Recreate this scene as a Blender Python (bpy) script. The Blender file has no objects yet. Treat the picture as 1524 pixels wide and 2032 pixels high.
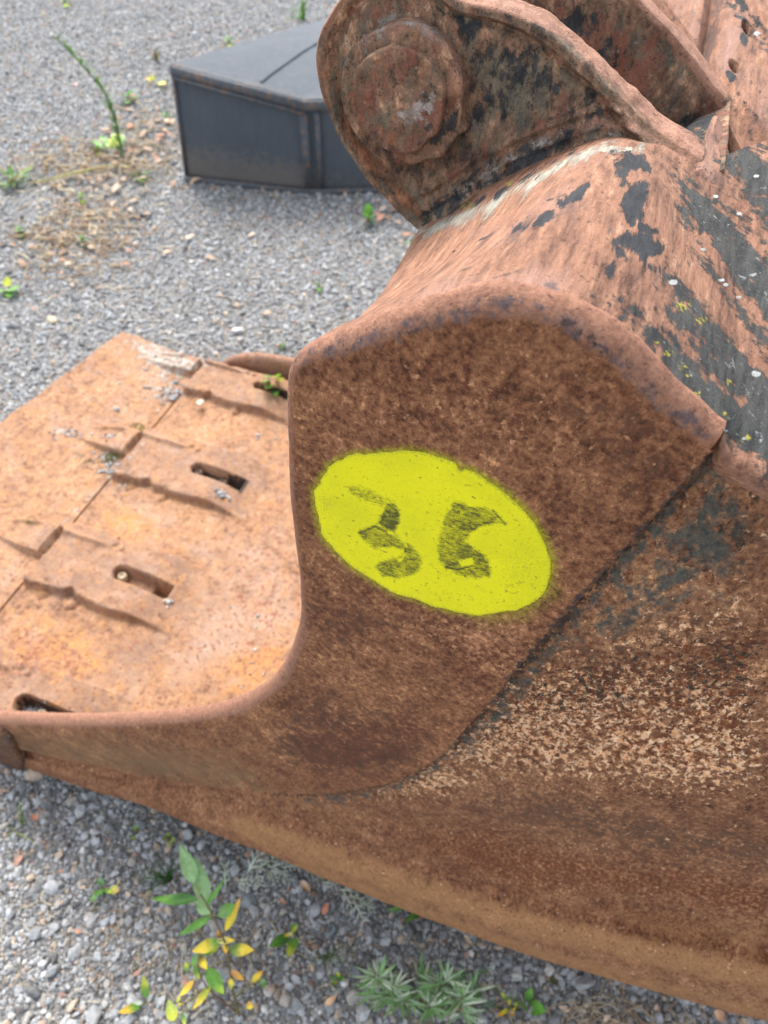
import bpy, math, random
import numpy as np
from mathutils import Vector

rng = np.random.default_rng(7)
random.seed(7)
R = math.radians
scene = bpy.context.scene

# ------------------------------------------------------------------ camera
PITCH, FPX, CAMH = 50.0, 1500.0, 1.55
cam = bpy.data.cameras.new('camera')
cam.sensor_fit = 'VERTICAL'
cam.sensor_height = 36.0
cam.lens = 36.0 * FPX / 2032.0
cam.clip_start, cam.clip_end = 0.02, 300
cam.dof.use_dof = True
cam.dof.focus_distance = 0.50
cam.dof.aperture_fstop = 9.5
camo = bpy.data.objects.new('camera', cam)
scene.collection.objects.link(camo)
camo.location = (0, 0, CAMH)
camo.rotation_euler = (R(90 - PITCH), 0, 0)
scene.camera = camo

# ------------------------------------------------------------------ light
world = bpy.data.worlds.new('World')
scene.world = world
world.use_nodes = True
wn = world.node_tree
wn.nodes.clear()
sky = wn.nodes.new('ShaderNodeTexSky')
sky.sky_type = 'NISHITA'
sky.sun_disc = False
SUN_EL, SUN_ROT = 52.0, -18.0
sky.sun_elevation = R(SUN_EL)
sky.sun_rotation = R(SUN_ROT)
sky.air_density = 1.0
sky.dust_density = 3.0
sky.ozone_density = 0.0
bg = wn.nodes.new('ShaderNodeBackground')
bg.inputs['Strength'].default_value = 0.15
wo = wn.nodes.new('ShaderNodeOutputWorld')
shs = wn.nodes.new('ShaderNodeHueSaturation'); shs.inputs['Saturation'].default_value = .35   # hazy, whitish cloud light
wn.links.new(sky.outputs[0], shs.inputs['Color']); wn.links.new(shs.outputs[0], bg.inputs['Color'])
wn.links.new(bg.outputs[0], wo.inputs['Surface'])
sl = bpy.data.lights.new('sun', 'SUN')
sl.energy = 1.2
sl.angle = R(28)
sl.color = (1.0, 0.955, 0.89)
so = bpy.data.objects.new('sun', sl)
scene.collection.objects.link(so)
_a, _e = R(SUN_ROT), R(SUN_EL)
sdir = Vector((math.sin(_a) * math.cos(_e), math.cos(_a) * math.cos(_e), math.sin(_e)))
so.rotation_euler = sdir.to_track_quat('Z', 'Y').to_euler()
scene.view_settings.view_transform = 'Standard'
scene.view_settings.look = 'None'
scene.view_settings.gamma = 1.0
scene.view_settings.exposure = 1.55

# ------------------------------------------------------------------ pixel / plane maths (photo pixels 1524 x 2032 -> points in the place)
cp, sp = math.cos(R(PITCH)), math.sin(R(PITCH))
C0 = np.array([0, 0, CAMH])
YAW = R(21.0)
EV = np.array([math.cos(YAW), -math.sin(YAW), 0])      # along the bucket's side plate
NV = np.array([math.sin(YAW), math.cos(YAW), 0])       # across the bucket, away from the camera
CS = float(NV @ np.array([-.81, .63, 0]))              # the near side plate
def ray(u, v):
    a = (np.asarray(u, float) - 762) / FPX
    b = (1016 - np.asarray(v, float)) / FPX
    return np.stack([a, cp + b * sp, -sp + b * cp], -1)
def onw(u, v, w):
    d = ray(u, v)
    t = (CS + np.asarray(w, float)) / (d @ NV)
    return C0 + d * t[..., None]
def onz(u, v, z):
    d = ray(u, v)
    t = (np.asarray(z, float) - CAMH) / d[..., 2]
    return C0 + d * t[..., None]
def proj(P):
    q = P - C0
    dep = q[..., 1] * cp - q[..., 2] * sp
    up = q[..., 1] * sp + q[..., 2] * cp
    dep = np.maximum(dep, 0.02)
    return np.stack([762 + FPX * q[..., 0] / dep, 1016 - FPX * up / dep], -1)
ORG = EV * -0.45 + NV * (CS + 0.6)
def to_local(P):
    q = P - ORG
    return np.stack([q @ EV, q @ NV, P[..., 2]], -1)
def from_swz(s, w, z):
    s, w, z = np.broadcast_arrays(np.asarray(s, float), np.asarray(w, float), np.asarray(z, float))
    P = s[..., None] * EV + (CS + w)[..., None] * NV
    P[..., 2] = z
    return P

def resample(P, n, par=None, smooth=True):
    """catmull-rom through control points, n samples; par = parameter of every control point (0..1)"""
    P = np.asarray(P, float)
    m = len(P)
    if par is None:
        d = np.r_[0, np.cumsum(np.linalg.norm(np.diff(P, axis=0), axis=1))]
        par = d / d[-1]
    par = np.asarray(par, float)
    t = np.linspace(0, 1, n) if np.isscalar(n) else np.asarray(n, float)
    if not smooth:
        return np.stack([np.interp(t, par, P[:, i]) for i in range(P.shape[1])], -1)
    T = np.gradient(P, par, axis=0, edge_order=1)
    i = np.clip(np.searchsorted(par, t, 'right') - 1, 0, m - 2)
    h = (par[i + 1] - par[i])[:, None]
    x = ((t - par[i])[:, None]) / h
    h00 = 2 * x**3 - 3 * x**2 + 1; h10 = x**3 - 2 * x**2 + x
    h01 = -2 * x**3 + 3 * x**2; h11 = x**3 - x**2
    return h00 * P[i] + h10 * h * T[i] + h01 * P[i + 1] + h11 * h * T[i + 1]

_tab = rng.random((4096,))
def _h(ix, iy, iz):
    k = (ix * 73856093) ^ (iy * 19349663) ^ (iz * 83492791)
    return _tab[np.abs(k) % 4096]
def vnoise(P, sc):
    Q = np.asarray(P, float) * sc
    I = np.floor(Q).astype(np.int64); f = Q - I; f = f * f * (3 - 2 * f)
    r = 0
    for dx in (0, 1):
        for dy in (0, 1):
            for dz in (0, 1):
                wgt = (f[..., 0] if dx else 1 - f[..., 0]) * (f[..., 1] if dy else 1 - f[..., 1]) * (f[..., 2] if dz else 1 - f[..., 2])
                r = r + wgt * _h(I[..., 0] + dx, I[..., 1] + dy, I[..., 2] + dz)
    return r - 0.5
def fbm(P, sc, oct=3):
    r, a = 0, 1.0
    for k in range(oct):
        r = r + a * vnoise(np.asarray(P) + 13.7 * k, sc * 2**k); a *= .5
    return r

def seg_dist(X, A, B):
    AB = B - A
    t = np.clip(((X - A) @ AB) / max(AB @ AB, 1e-9), 0, 1)
    return np.linalg.norm(X - A - t[..., None] * AB, axis=-1)
def line_dist(X, pts, closed=False):
    pts = np.asarray(pts, float)
    r = np.full(X.shape[:-1], 1e9)
    n = len(pts)
    for i in range(n if closed else n - 1):
        r = np.minimum(r, seg_dist(X, pts[i], pts[(i + 1) % n]))
    return r
def inside(X, pts):
    pts = np.asarray(pts, float)
    c = np.zeros(X.shape[:-1], bool)
    j = len(pts) - 1
    for i in range(len(pts)):
        yi, yj = pts[i, 1], pts[j, 1]
        xi, xj = pts[i, 0], pts[j, 0]
        c ^= ((yi > X[..., 1]) != (yj > X[..., 1])) & (X[..., 0] < (xj - xi) * (X[..., 1] - yi) / (yj - yi + 1e-12) + xi)
        j = i
    return c
def region(X, pts, soft=8, val=1.0):
    d = line_dist(X, pts, True)
    d = np.where(inside(X, pts), -d, d)
    return val * np.clip(.5 - d / (2 * soft), 0, 1)
def stroke(X, pts, rad, soft=6, val=1.0):
    return val * np.clip(.5 - (line_dist(X, pts) - rad) / (2 * soft), 0, 1)
def blob(X, c, rx, ry=None, val=1.0, ang=0):
    ry = ry or rx
    d = X - np.array(c, float)
    ca, sa = math.cos(R(ang)), math.sin(R(ang))
    q = np.hypot((d[..., 0] * ca + d[..., 1] * sa) / rx, (-d[..., 0] * sa + d[..., 1] * ca) / ry)
    return val * np.clip(1.5 - q, 0, 1)
def mx(*a):
    r = a[0]
    for b in a[1:]:
        r = np.maximum(r, b)
    return r

# ------------------------------------------------------------------ object helpers
COL = scene.collection
def thing(name, label, cat, loc=(0, 0, 0), rz=0.0, group=None):
    o = bpy.data.objects.new(name, None)
    COL.objects.link(o)
    o.location = loc; o.rotation_euler = (0, 0, rz)
    o['label'] = label; o['category'] = cat
    if group: o['group'] = group
    o.empty_display_size = .05
    return o
def tag(o, label=None, cat=None, group=None, kind=None):
    if label: o['label'] = label
    if cat: o['category'] = cat
    if group: o['group'] = group
    if kind: o['kind'] = kind
    return o
def link_mesh(name, me, mat, parent=None, smooth=True):
    if mat is not None: me.materials.append(mat)
    if smooth and len(me.polygons):
        me.polygons.foreach_set('use_smooth', np.ones(len(me.polygons), bool))
    o = bpy.data.objects.new(name, me)
    COL.objects.link(o)
    if parent is not None: o.parent = parent
    return o
def raw_mesh(name, V, Fc, attrs=None):
    V = np.asarray(V, np.float32); Fc = np.asarray(Fc, np.int32)
    me = bpy.data.meshes.new(name)
    k = Fc.shape[1]
    me.vertices.add(len(V)); me.vertices.foreach_set('co', V.ravel())
    me.loops.add(Fc.size); me.loops.foreach_set('vertex_index', Fc.ravel())
    me.polygons.add(len(Fc))
    me.polygons.foreach_set('loop_start', np.arange(0, Fc.size, k, dtype=np.int32))
    me.update(calc_edges=True)
    for n, a in (attrs or {}).items():
        a = np.asarray(a, np.float32)
        if a.ndim > 1 and a.shape[-1] == 3 and a.size == 3 * len(V):
            at = me.attributes.new(n, 'FLOAT_COLOR', 'POINT')
            at.data.foreach_set('color', np.c_[a.reshape(-1, 3), np.ones(len(V))].astype(np.float32).ravel())
        else:
            at = me.attributes.new(n, 'FLOAT', 'POINT')
            at.data.foreach_set('value', a.ravel())
    return me
def grid_faces(m, n, closed=False):
    i, j = np.meshgrid(np.arange(m - 1), np.arange(n if closed else n - 1), indexing='ij')
    a = i * n + j; b = i * n + (j + 1) % n
    return np.stack([a, b, b + n, a + n], -1).reshape(-1, 4)
def grid(name, P, mat, parent=None, attrs=None, local=True, closed=False, flip=False):
    m, n = P.shape[:2]
    V = P.reshape(-1, 3)
    if local: V = to_local(V)
    Fc = grid_faces(m, n, closed)
    if flip: Fc = Fc[:, ::-1]
    return link_mesh(name, raw_mesh(name, V, Fc, {k: np.asarray(a).reshape(-1) for k, a in (attrs or {}).items()}), mat, parent)
def normals(P):
    du = np.gradient(P, axis=0); dv = np.gradient(P, axis=1)
    n = np.cross(du, dv)
    return n / (np.linalg.norm(n, axis=-1, keepdims=True) + 1e-12)

class MB:
    def __init__(s): s.v, s.f, s.c, s.n = [], [], [], 0
    def add(s, V, Fc, col=(1, 1, 1)):
        V = np.asarray(V, float).reshape(-1, 3); Fc = np.asarray(Fc)
        if Fc.shape[1] == 3: Fc = np.c_[Fc, Fc[:, 2]]
        s.v.append(V); s.f.append(Fc + s.n); s.n += len(V)
        s.c.append(np.broadcast_to(np.asarray(col, float), V.shape))
    def tube(s, pts, r, seg=6, col=(1, 1, 1)):
        P = np.asarray(pts, float); n = len(P)
        r = np.broadcast_to(np.asarray(r, float), (n,))
        T = np.gradient(P, axis=0); T /= np.linalg.norm(T, axis=1, keepdims=True) + 1e-9
        ref = np.array([.3, .2, .93]) if abs(T[0] @ np.array([.3, .2, .93])) < .8 else np.array([1., 0, 0])
        A = np.cross(T, ref); A /= np.linalg.norm(A, axis=1, keepdims=True) + 1e-9
        B = np.cross(T, A)
        th = np.linspace(0, 2 * np.pi, seg, endpoint=False)
        V = P[:, None] + r[:, None, None] * (np.cos(th)[None, :, None] * A[:, None] + np.sin(th)[None, :, None] * B[:, None])
        s.add(V, grid_faces(n, seg, True), col)
    def build(s, name, mat, parent=None, loc=None):
        V = np.concatenate(s.v); Fc = np.concatenate(s.f); Cc = np.concatenate(s.c)
        if parent is not None: V = V - np.array(parent.location)
        if loc is not None: V = V - np.array(loc)
        tri = Fc[:, 2] == Fc[:, 3]
        me = bpy.data.meshes.new(name)
        me.from_pydata([tuple(x) for x in V], [], [tuple(x[:3]) if t else tuple(x) for x, t in zip(Fc.tolist(), tri)])
        at = me.attributes.new('col', 'FLOAT_COLOR', 'POINT')
        at.data.foreach_set('color', np.c_[Cc, np.ones(len(V))].astype(np.float32).ravel())
        o = link_mesh(name, me, mat, parent)
        if loc is not None: o.location = loc
        return o

# ------------------------------------------------------------------ materials
def new_mat(name):
    m = bpy.data.materials.new(name); m.use_nodes = True
    nt = m.node_tree; nt.nodes.clear()
    out = nt.nodes.new('ShaderNodeOutputMaterial'); b = nt.nodes.new('ShaderNodeBsdfPrincipled')
    nt.links.new(b.outputs[0], out.inputs[0])
    return m, nt, b
def N(nt, t, **kw):
    n = nt.nodes.new(t)
    for k, v in kw.items(): setattr(n, k, v)
    return n
def noise(nt, vec, sc, det=4, rough=.6, dist=0.0):
    n = N(nt, 'ShaderNodeTexNoise'); n.inputs['Scale'].default_value = sc
    n.inputs['Detail'].default_value = det; n.inputs['Roughness'].default_value = rough
    n.inputs['Distortion'].default_value = dist
    nt.links.new(vec, n.inputs['Vector']); return n.outputs['Fac']
def math_(nt, op, a, b=None, c=None, clamp=False):
    n = N(nt, 'ShaderNodeMath', operation=op); n.use_clamp = clamp
    for i, x in enumerate((a, b, c)):
        if x is None: continue
        if isinstance(x, (int, float)): n.inputs[i].default_value = x
        else: nt.links.new(x, n.inputs[i])
    return n.outputs[0]
def mixc(nt, fac, a, b):
    n = N(nt, 'ShaderNodeMix', data_type='RGBA')
    for s, x in ((n.inputs[0], fac), (n.inputs[6], a), (n.inputs[7], b)):
        if isinstance(x, (int, float)): s.default_value = x
        elif isinstance(x, tuple): s.default_value = (*x, 1)
        else: nt.links.new(x, s)
    return n.outputs[2]
def sharp(nt, x, thr, k):
    return math_(nt, 'MULTIPLY_ADD', math_(nt, 'SUBTRACT', x, thr), k, .5, clamp=True)

def rust(name, ramp, scale=1.0, stretch=(1, 1, 1), rot=(0, 0, 0), layers=(), bump=.45, rough=(.75, .92), grain=.5, pit=.5, big=.25, fine=130, spread=1.0):
    """rusty steel: a five-tone ramp over fractal noise, then layers (attr, colour, colour2, noise scale, amp, sharpness, stretched?, height)"""
    m, nt, bs = new_mat(name)
    tc = N(nt, 'ShaderNodeTexCoord').outputs['Object']
    mp = N(nt, 'ShaderNodeMapping'); nt.links.new(tc, mp.inputs['Vector'])
    mp.inputs['Scale'].default_value = stretch; mp.inputs['Rotation'].default_value = rot
    v = mp.outputs[0]
    n1 = noise(nt, tc, 8 * scale, 6, .65)
    n2 = noise(nt, v, 42 * scale, 8, .70, .2)
    nf = noise(nt, v, fine * scale, 8, .70, .15)
    n4 = noise(nt, tc, 700 * scale, 3, .7)
    f = math_(nt, 'MULTIPLY_ADD', nf, .68, math_(nt, 'MULTIPLY', n2, .32))
    f = math_(nt, 'ADD', f, math_(nt, 'MULTIPLY', math_(nt, 'SUBTRACT', n1, .5), big))
    cr = N(nt, 'ShaderNodeValToRGB'); nt.links.new(f, cr.inputs[0])
    pos = [.5 + (p - .5) * spread for p in (.37, .45, .50, .56, .65)]
    while len(cr.color_ramp.elements) < 5: cr.color_ramp.elements.new(.5)
    for e, p, c in zip(cr.color_ramp.elements, pos, ramp): e.position = p; e.color = (*c, 1)
    col = cr.outputs[0]
    h = math_(nt, 'MULTIPLY_ADD', nf, 1.0, math_(nt, 'MULTIPLY', n4, .35))
    h = math_(nt, 'MULTIPLY_ADD', n2, .6, h)
    for (attr, c1, c2, sc, amp, shp, st, hgt) in layers:
        at = N(nt, 'ShaderNodeAttribute', attribute_name=attr).outputs['Fac']
        nz = noise(nt, v if st else tc, sc * scale, 8, .70, .2)
        mm = math_(nt, 'MULTIPLY_ADD', math_(nt, 'SUBTRACT', nz, .5), amp * 2.2, at)
        mm = sharp(nt, mm, .5, shp)
        mm = math_(nt, 'MULTIPLY', mm, math_(nt, 'MULTIPLY', at, 12, clamp=True))
        cc = mixc(nt, sharp(nt, nf, .5, 6), c1, c2)
        col = mixc(nt, mm, col, cc)
        if hgt: h = math_(nt, 'MULTIPLY_ADD', mm, hgt, h)
    if pit:
        pv = noise(nt, tc, 300 * scale, 2, .5)
        pm = math_(nt, 'MULTIPLY', sharp(nt, pv, .68, 14), pit)
        col = mixc(nt, pm, col, (.04, .022, .016))
        h = math_(nt, 'MULTIPLY_ADD', pm, -.9, h)
    hs = N(nt, 'ShaderNodeHueSaturation'); nt.links.new(col, hs.inputs['Color'])
    g = math_(nt, 'MULTIPLY_ADD', n4, .6, math_(nt, 'MULTIPLY', n2, .4))
    nt.links.new(math_(nt, 'MULTIPLY_ADD', math_(nt, 'SUBTRACT', g, .5), grain * 3.2, 1.0), hs.inputs['Value'])
    nt.links.new(hs.outputs[0], bs.inputs['Base Color'])
    nt.links.new(math_(nt, 'MULTIPLY_ADD', n2, rough[1] - rough[0], rough[0]), bs.inputs['Roughness'])
    bs.inputs['Specular IOR Level'].default_value = .3
    bp = N(nt, 'ShaderNodeBump'); bp.inputs['Strength'].default_value = bump; bp.inputs['Distance'].default_value = .004 / scale
    nt.links.new(h, bp.inputs['Height']); nt.links.new(bp.outputs[0], bs.inputs['Normal'])
    return m

BLK, BLK2 = (.018, .022, .028), (.045, .052, .062)
TAN, TAN2 = (.52, .30, .17), (.36, .20, .11)
L_blk = ('blk', BLK, BLK2, 75, .75, 9, True, -.5)
L_gry = ('gry', (.36, .34, .31), (.22, .22, .22), 110, .8, 7, True, .3)
L_lic = ('lic', (.32, .27, .02), (.42, .34, .05), 120, .6, 9, False, .8)
L_tan = ('tan', TAN, (.40, .20, .10), 165, .95, 6, True, .35)
L_red = ('red', (.115, .028, .014), (.17, .05, .025), 150, 1.0, 8, True, .25)
L_dk = ('dk', (.055, .035, .028), (.035, .03, .03), 120, .9, 4, True, 0)

M = {}
M['cheek'] = rust('rust_brown_plate', [(.072, .026, .012), (.180, .070, .033), (.240, .102, .049), (.30, .136, .064), (.62, .31, .155)], 1.0, (1, 1, .85), (0, R(-25), 0),
                  [('dk', (.115, .052, .030), (.070, .032, .020), 80, .8, 3, True, 0),
                   ('tan', (.58, .29, .15), (.36, .165, .08), 150, 1.15, 5, True, .3),
                   ('red', (.125, .034, .018), (.165, .055, .03), 190, 1.2, 6, True, .2),
                   ('pale', (.33, .165, .105), (.23, .11, .072), 70, .6, 2.5, False, 0),
                   ('oli', (.235, .165, .085), (.17, .115, .060), 60, .7, 2, False, 0),
                   ('pur', (.150, .100, .098), (.110, .075, .075), 120, 1.0, 4, False, 0),
                   ('blk', (.045, .035, .036), (.09, .055, .045), 120, .9, 5, True, -.2),
                   ('ovs', (.30, .29, .008), (.48, .46, .006), 420, .6, 1.3, False, 0)], bump=.55, grain=.5, fine=210, spread=.92)
M['side'] = rust('rust_speckled_side', [(.070, .024, .012), (.185, .075, .037), (.250, .112, .055), (.31, .148, .075), (.58, .32, .16)], 1.0, (1.15, 1, .75), (0, R(6), 0),
                 [('ora', (.40, .205, .090), (.31, .155, .068), 50, .6, 2.5, True, 0),
                  ('dk', (.150, .078, .045), (.095, .050, .031), 120, 1.1, 3, True, 0),
                  ('tan', (.92, .63, .40), (.70, .33, .15), 150, 1.2, 6, True, .4),
                  ('blk', (.028, .022, .018), (.085, .050, .030), 170, 1.2, 6, True, -.3),
                  ('red', (.125, .032, .012), (.21, .062, .022), 240, 1.35, 8, True, .25),
                  ('blu', (.055, .062, .058), (.12, .105, .082), 70, 1.0, 3, True, 0)], bump=.55, grain=.5, fine=200, spread=.95)
M['top'] = rust('rust_salmon_top', [(.10, .046, .030), (.200, .098, .062), (.270, .135, .084), (.31, .158, .098), (.47, .27, .175)], 1.0, (1, .17, 1), (0, 0, R(-6)),
                [('pale', (.37, .215, .165), (.30, .17, .13), 40, .6, 2.5, True, 0),
                 ('pur', (.150, .100, .098), (.110, .075, .075), 120, 1.0, 4, False, 0),
                 ('dk', (.17, .095, .075), (.10, .065, .055), 110, 1.1, 4, True, -.2),
                 ('gry', (.42, .39, .31), (.25, .23, .20), 90, 1.1, 4, True, .4),
                 ('blk', (.022, .024, .028), (.042, .044, .050), 90, 1.2, 9, True, -.7),
                 ('grn', (.030, .031, .032), (.070, .070, .066), 100, 1.2, 5, False, .9),
                 ('grs', (.15, .155, .14), (.09, .10, .085), 380, 1.3, 5, False, .6),
                 ('wht', (.50, .51, .50), (.30, .31, .31), 150, .9, 7, False, .5),
                 ('lic', (.36, .31, .04), (.44, .38, .07), 260, 1.2, 6, False, .8)], bump=.6, grain=.55, pit=.45, fine=190, spread=1.0, big=.15)
M['ear'] = rust('rust_flaked_ear', [(.050, .036, .030), (.145, .085, .056), (.215, .130, .084), (.29, .165, .105), (.56, .35, .22)], 1.0, (1, 1, .6), (0, R(-35), 0),
                [('ora', (.44, .215, .115), (.24, .10, .055), 85, 1.1, 4, True, .3),
                 ('red', (.20, .080, .052), (.25, .11, .075), 50, .9, 5, True, .4),
                 ('grn', (.105, .100, .078), (.185, .155, .108), 60, 1.0, 3, True, 0),
                 ('gry', (.38, .33, .30), (.24, .20, .17), 120, 1.1, 4, False, .4),
                 ('blk', (.024, .027, .031), (.065, .066, .068), 90, 1.15, 6, True, -.5),
                 ('pnk', (.40, .215, .15), (.29, .15, .10), 60, .7, 3, True, .2),
                 ('lic', (.36, .31, .04), (.44, .38, .07), 200, 1.0, 6, False, .8)], bump=.7, grain=.6, fine=105, spread=.85)
M['floor'] = rust('rust_orange_floor', [(.14, .068, .040), (.265, .140, .080), (.33, .182, .102), (.38, .212, .114), (.47, .29, .175)], .6, (1, 1, 1), (0, 0, 0),
                  [('dk', (.27, .165, .115), (.20, .125, .095), 30, .9, 2.0, False, 0),
                   ('ora', (.47, .24, .095), (.38, .175, .065), 60, .9, 3, False, .2),
                   ('pale', (.40, .275, .205), (.35, .225, .16), 25, .8, 2, False, 0),
                   ('gry', (.46, .41, .36), (.30, .26, .22), 90, 1.1, 4, False, .8),
                   ('red', (.22, .090, .058), (.28, .12, .075), 150, 1.2, 6, False, .1),
                   ('blk', (.05, .035, .028), (.08, .055, .04), 60, .5, 6, False, 0)], bump=.5, grain=.4, pit=.7, fine=110, big=.35)

def simple(name, c1, c2, sc=30, rough=.8, bump=.2, c3=None, dist=.004):
    m, nt, bs = new_mat(name)
    tc = N(nt, 'ShaderNodeTexCoord').outputs['Object']
    n1 = noise(nt, tc, sc, 5, .65); n2 = noise(nt, tc, sc * 6, 4, .6)
    col = mixc(nt, sharp(nt, n1, .5, 4), c1, c2)
    if c3: col = mixc(nt, math_(nt, 'MULTIPLY', sharp(nt, n2, .56, 8), .7), col, c3)
    nt.links.new(col, bs.inputs['Base Color']); bs.inputs['Roughness'].default_value = rough
    bp = N(nt, 'ShaderNodeBump'); bp.inputs['Strength'].default_value = bump; bp.inputs['Distance'].default_value = dist
    nt.links.new(math_(nt, 'ADD', n1, n2), bp.inputs['Height']); nt.links.new(bp.outputs[0], bs.inputs['Normal'])
    return m
M['hull'] = simple('rust_dark_hull', (.12, .07, .045), (.08, .05, .04), 20, .9, .3, (.16, .08, .05))
M['bolt'] = simple('worn_bolt_steel', (.42, .35, .24), (.30, .2, .13), 120, .5, .3)

# yellow spray paint with scratchy black digits
def paint_mat():
    m, nt, bs = new_mat('fluorescent_yellow_spray')
    tc = N(nt, 'ShaderNodeTexCoord').outputs['Object']
    mp = N(nt, 'ShaderNodeMapping'); nt.links.new(tc, mp.inputs['Vector'])
    mp.inputs['Rotation'].default_value = (0, R(38), 0); mp.inputs['Scale'].default_value = (.55, 1, 1.0)
    n1 = noise(nt, tc, 22, 4, .6); n2 = noise(nt, mp.outputs[0], 430, 5, .75, .5); n3 = noise(nt, tc, 330, 4, .6)
    n4 = noise(nt, tc, 900, 2, .6)
    col = mixc(nt, sharp(nt, n1, .55, 4), (.80, .76, .002), (.70, .67, .004))
    col = mixc(nt, math_(nt, 'MULTIPLY', sharp(nt, n3, .64, 9), .45), col, (.46, .45, .01))
    col = mixc(nt, math_(nt, 'MULTIPLY', sharp(nt, n3, .35, -9), .5), col, (.86, .80, .05))
    gr = N(nt, 'ShaderNodeAttribute', attribute_name='thin').outputs['Fac']
    t = sharp(nt, math_(nt, 'MULTIPLY_ADD', math_(nt, 'SUBTRACT', n4, .5), 1.6, gr), .55, 3)
    col = mixc(nt, t, col, (.46, .44, .02))
    ink = N(nt, 'ShaderNodeAttribute', attribute_name='ink').outputs['Fac']
    k = math_(nt, 'MULTIPLY_ADD', math_(nt, 'SUBTRACT', n2, .5), 1.7, ink)
    k = math_(nt, 'MULTIPLY_ADD', math_(nt, 'SUBTRACT', n4, .5), .45, k)
    k = math_(nt, 'MULTIPLY', sharp(nt, k, .50, 1.7), math_(nt, 'MULTIPLY', ink, 8, clamp=True))
    col = mixc(nt, math_(nt, 'MULTIPLY', k, .92), col, (.03, .035, .012))
    pv = noise(nt, tc, 260, 3, .6)
    col = mixc(nt, math_(nt, 'MULTIPLY', sharp(nt, pv, .67, 14), .7), col, (.20, .13, .03))
    nt.links.new(col, bs.inputs['Base Color']); bs.inputs['Roughness'].default_value = .55
    bs.inputs['Specular IOR Level'].default_value = .35
    bp = N(nt, 'ShaderNodeBump'); bp.inputs['Strength'].default_value = .35; bp.inputs['Distance'].default_value = .002
    nt.links.new(math_(nt, 'ADD', n3, n4), bp.inputs['Height']); nt.links.new(bp.outputs[0], bs.inputs['Normal'])
    return m
M['paint'] = paint_mat()

def leaf_mat(name='leaf_blade'):
    m, nt, bs = new_mat(name)
    tc = N(nt, 'ShaderNodeTexCoord').outputs['Object']
    c = N(nt, 'ShaderNodeAttribute', attribute_name='col').outputs['Color']
    n1 = noise(nt, tc, 160, 3, .6)
    hs = N(nt, 'ShaderNodeHueSaturation'); nt.links.new(c, hs.inputs['Color'])
    nt.links.new(math_(nt, 'MULTIPLY_ADD', n1, 1.0, .85), hs.inputs['Value'])
    lc = mixc(nt, math_(nt, 'MULTIPLY', sharp(nt, noise(nt, tc, 420, 3, .6), .66, 10), .55), hs.outputs[0], (.16, .11, .04))
    nt.links.new(lc, bs.inputs['Base Color']); bs.inputs['Roughness'].default_value = .5
    tr = N(nt, 'ShaderNodeBsdfTranslucent'); nt.links.new(hs.outputs[0], tr.inputs['Color'])
    mx_ = N(nt, 'ShaderNodeMixShader'); mx_.inputs[0].default_value = .3
    out = [n for n in nt.nodes if n.type == 'OUTPUT_MATERIAL'][0]
    nt.links.new(bs.outputs[0], mx_.inputs[1]); nt.links.new(tr.outputs[0], mx_.inputs[2]); nt.links.new(mx_.outputs[0], out.inputs[0])
    return m
M['leaf'] = leaf_mat()
def dry_mat():
    m, nt, bs = new_mat('dry_plant_matter')
    tc = N(nt, 'ShaderNodeTexCoord').outputs['Object']
    c = N(nt, 'ShaderNodeAttribute', attribute_name='col').outputs['Color']
    hs = N(nt, 'ShaderNodeHueSaturation'); nt.links.new(c, hs.inputs['Color'])
    nt.links.new(math_(nt, 'MULTIPLY_ADD', noise(nt, tc, 200, 3, .6), .9, .55), hs.inputs['Value'])
    nt.links.new(hs.outputs[0], bs.inputs['Base Color']); bs.inputs['Roughness'].default_value = .85
    return m
M['dry'] = dry_mat()

def stone_mat():
    m, nt, bs = new_mat('crushed_granite')
    oi = N(nt, 'ShaderNodeObjectInfo'); tc = N(nt, 'ShaderNodeTexCoord').outputs['Object']
    cr = N(nt, 'ShaderNodeValToRGB'); nt.links.new(oi.outputs['Random'], cr.inputs[0])
    cr.color_ramp.interpolation = 'CONSTANT'
    st = [(0, (.28, .295, .31)), (.13, (.42, .44, .46)), (.27, (.18, .19, .20)), (.42, (.35, .365, .385)), (.56, (.235, .25, .265)), (.70, (.44, .45, .46)),
          (.77, (.38, .36, .33)), (.85, (.11, .115, .125)), (.91, (.45, .36, .28)), (.97, (.62, .62, .60)), (.985, (.46, .27, .21))]
    while len(cr.color_ramp.elements) < len(st): cr.color_ramp.elements.new(.5)
    for e, (p, c) in zip(cr.color_ramp.elements, st): e.position = p; e.color = (*c, 1)
    n1 = noise(nt, tc, 1.6, 5, .7)
    hs = N(nt, 'ShaderNodeHueSaturation'); nt.links.new(cr.outputs[0], hs.inputs['Color'])
    nt.links.new(math_(nt, 'MULTIPLY_ADD', n1, 1.7, .30), hs.inputs['Value'])
    col = mixc(nt, math_(nt, 'MULTIPLY', sharp(nt, noise(nt, tc, .9, 4, .7), .56, 6), .35), hs.outputs[0], (.30, .26, .20))
    nt.links.new(col, bs.inputs['Base Color']); bs.inputs['Roughness'].default_value = .8
    bp = N(nt, 'ShaderNodeBump'); bp.inputs['Strength'].default_value = .4; bp.inputs['Distance'].default_value = .15
    nt.links.new(n1, bp.inputs['Height']); nt.links.new(bp.outputs[0], bs.inputs['Normal'])
    return m
M['stone'] = stone_mat()
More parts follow.
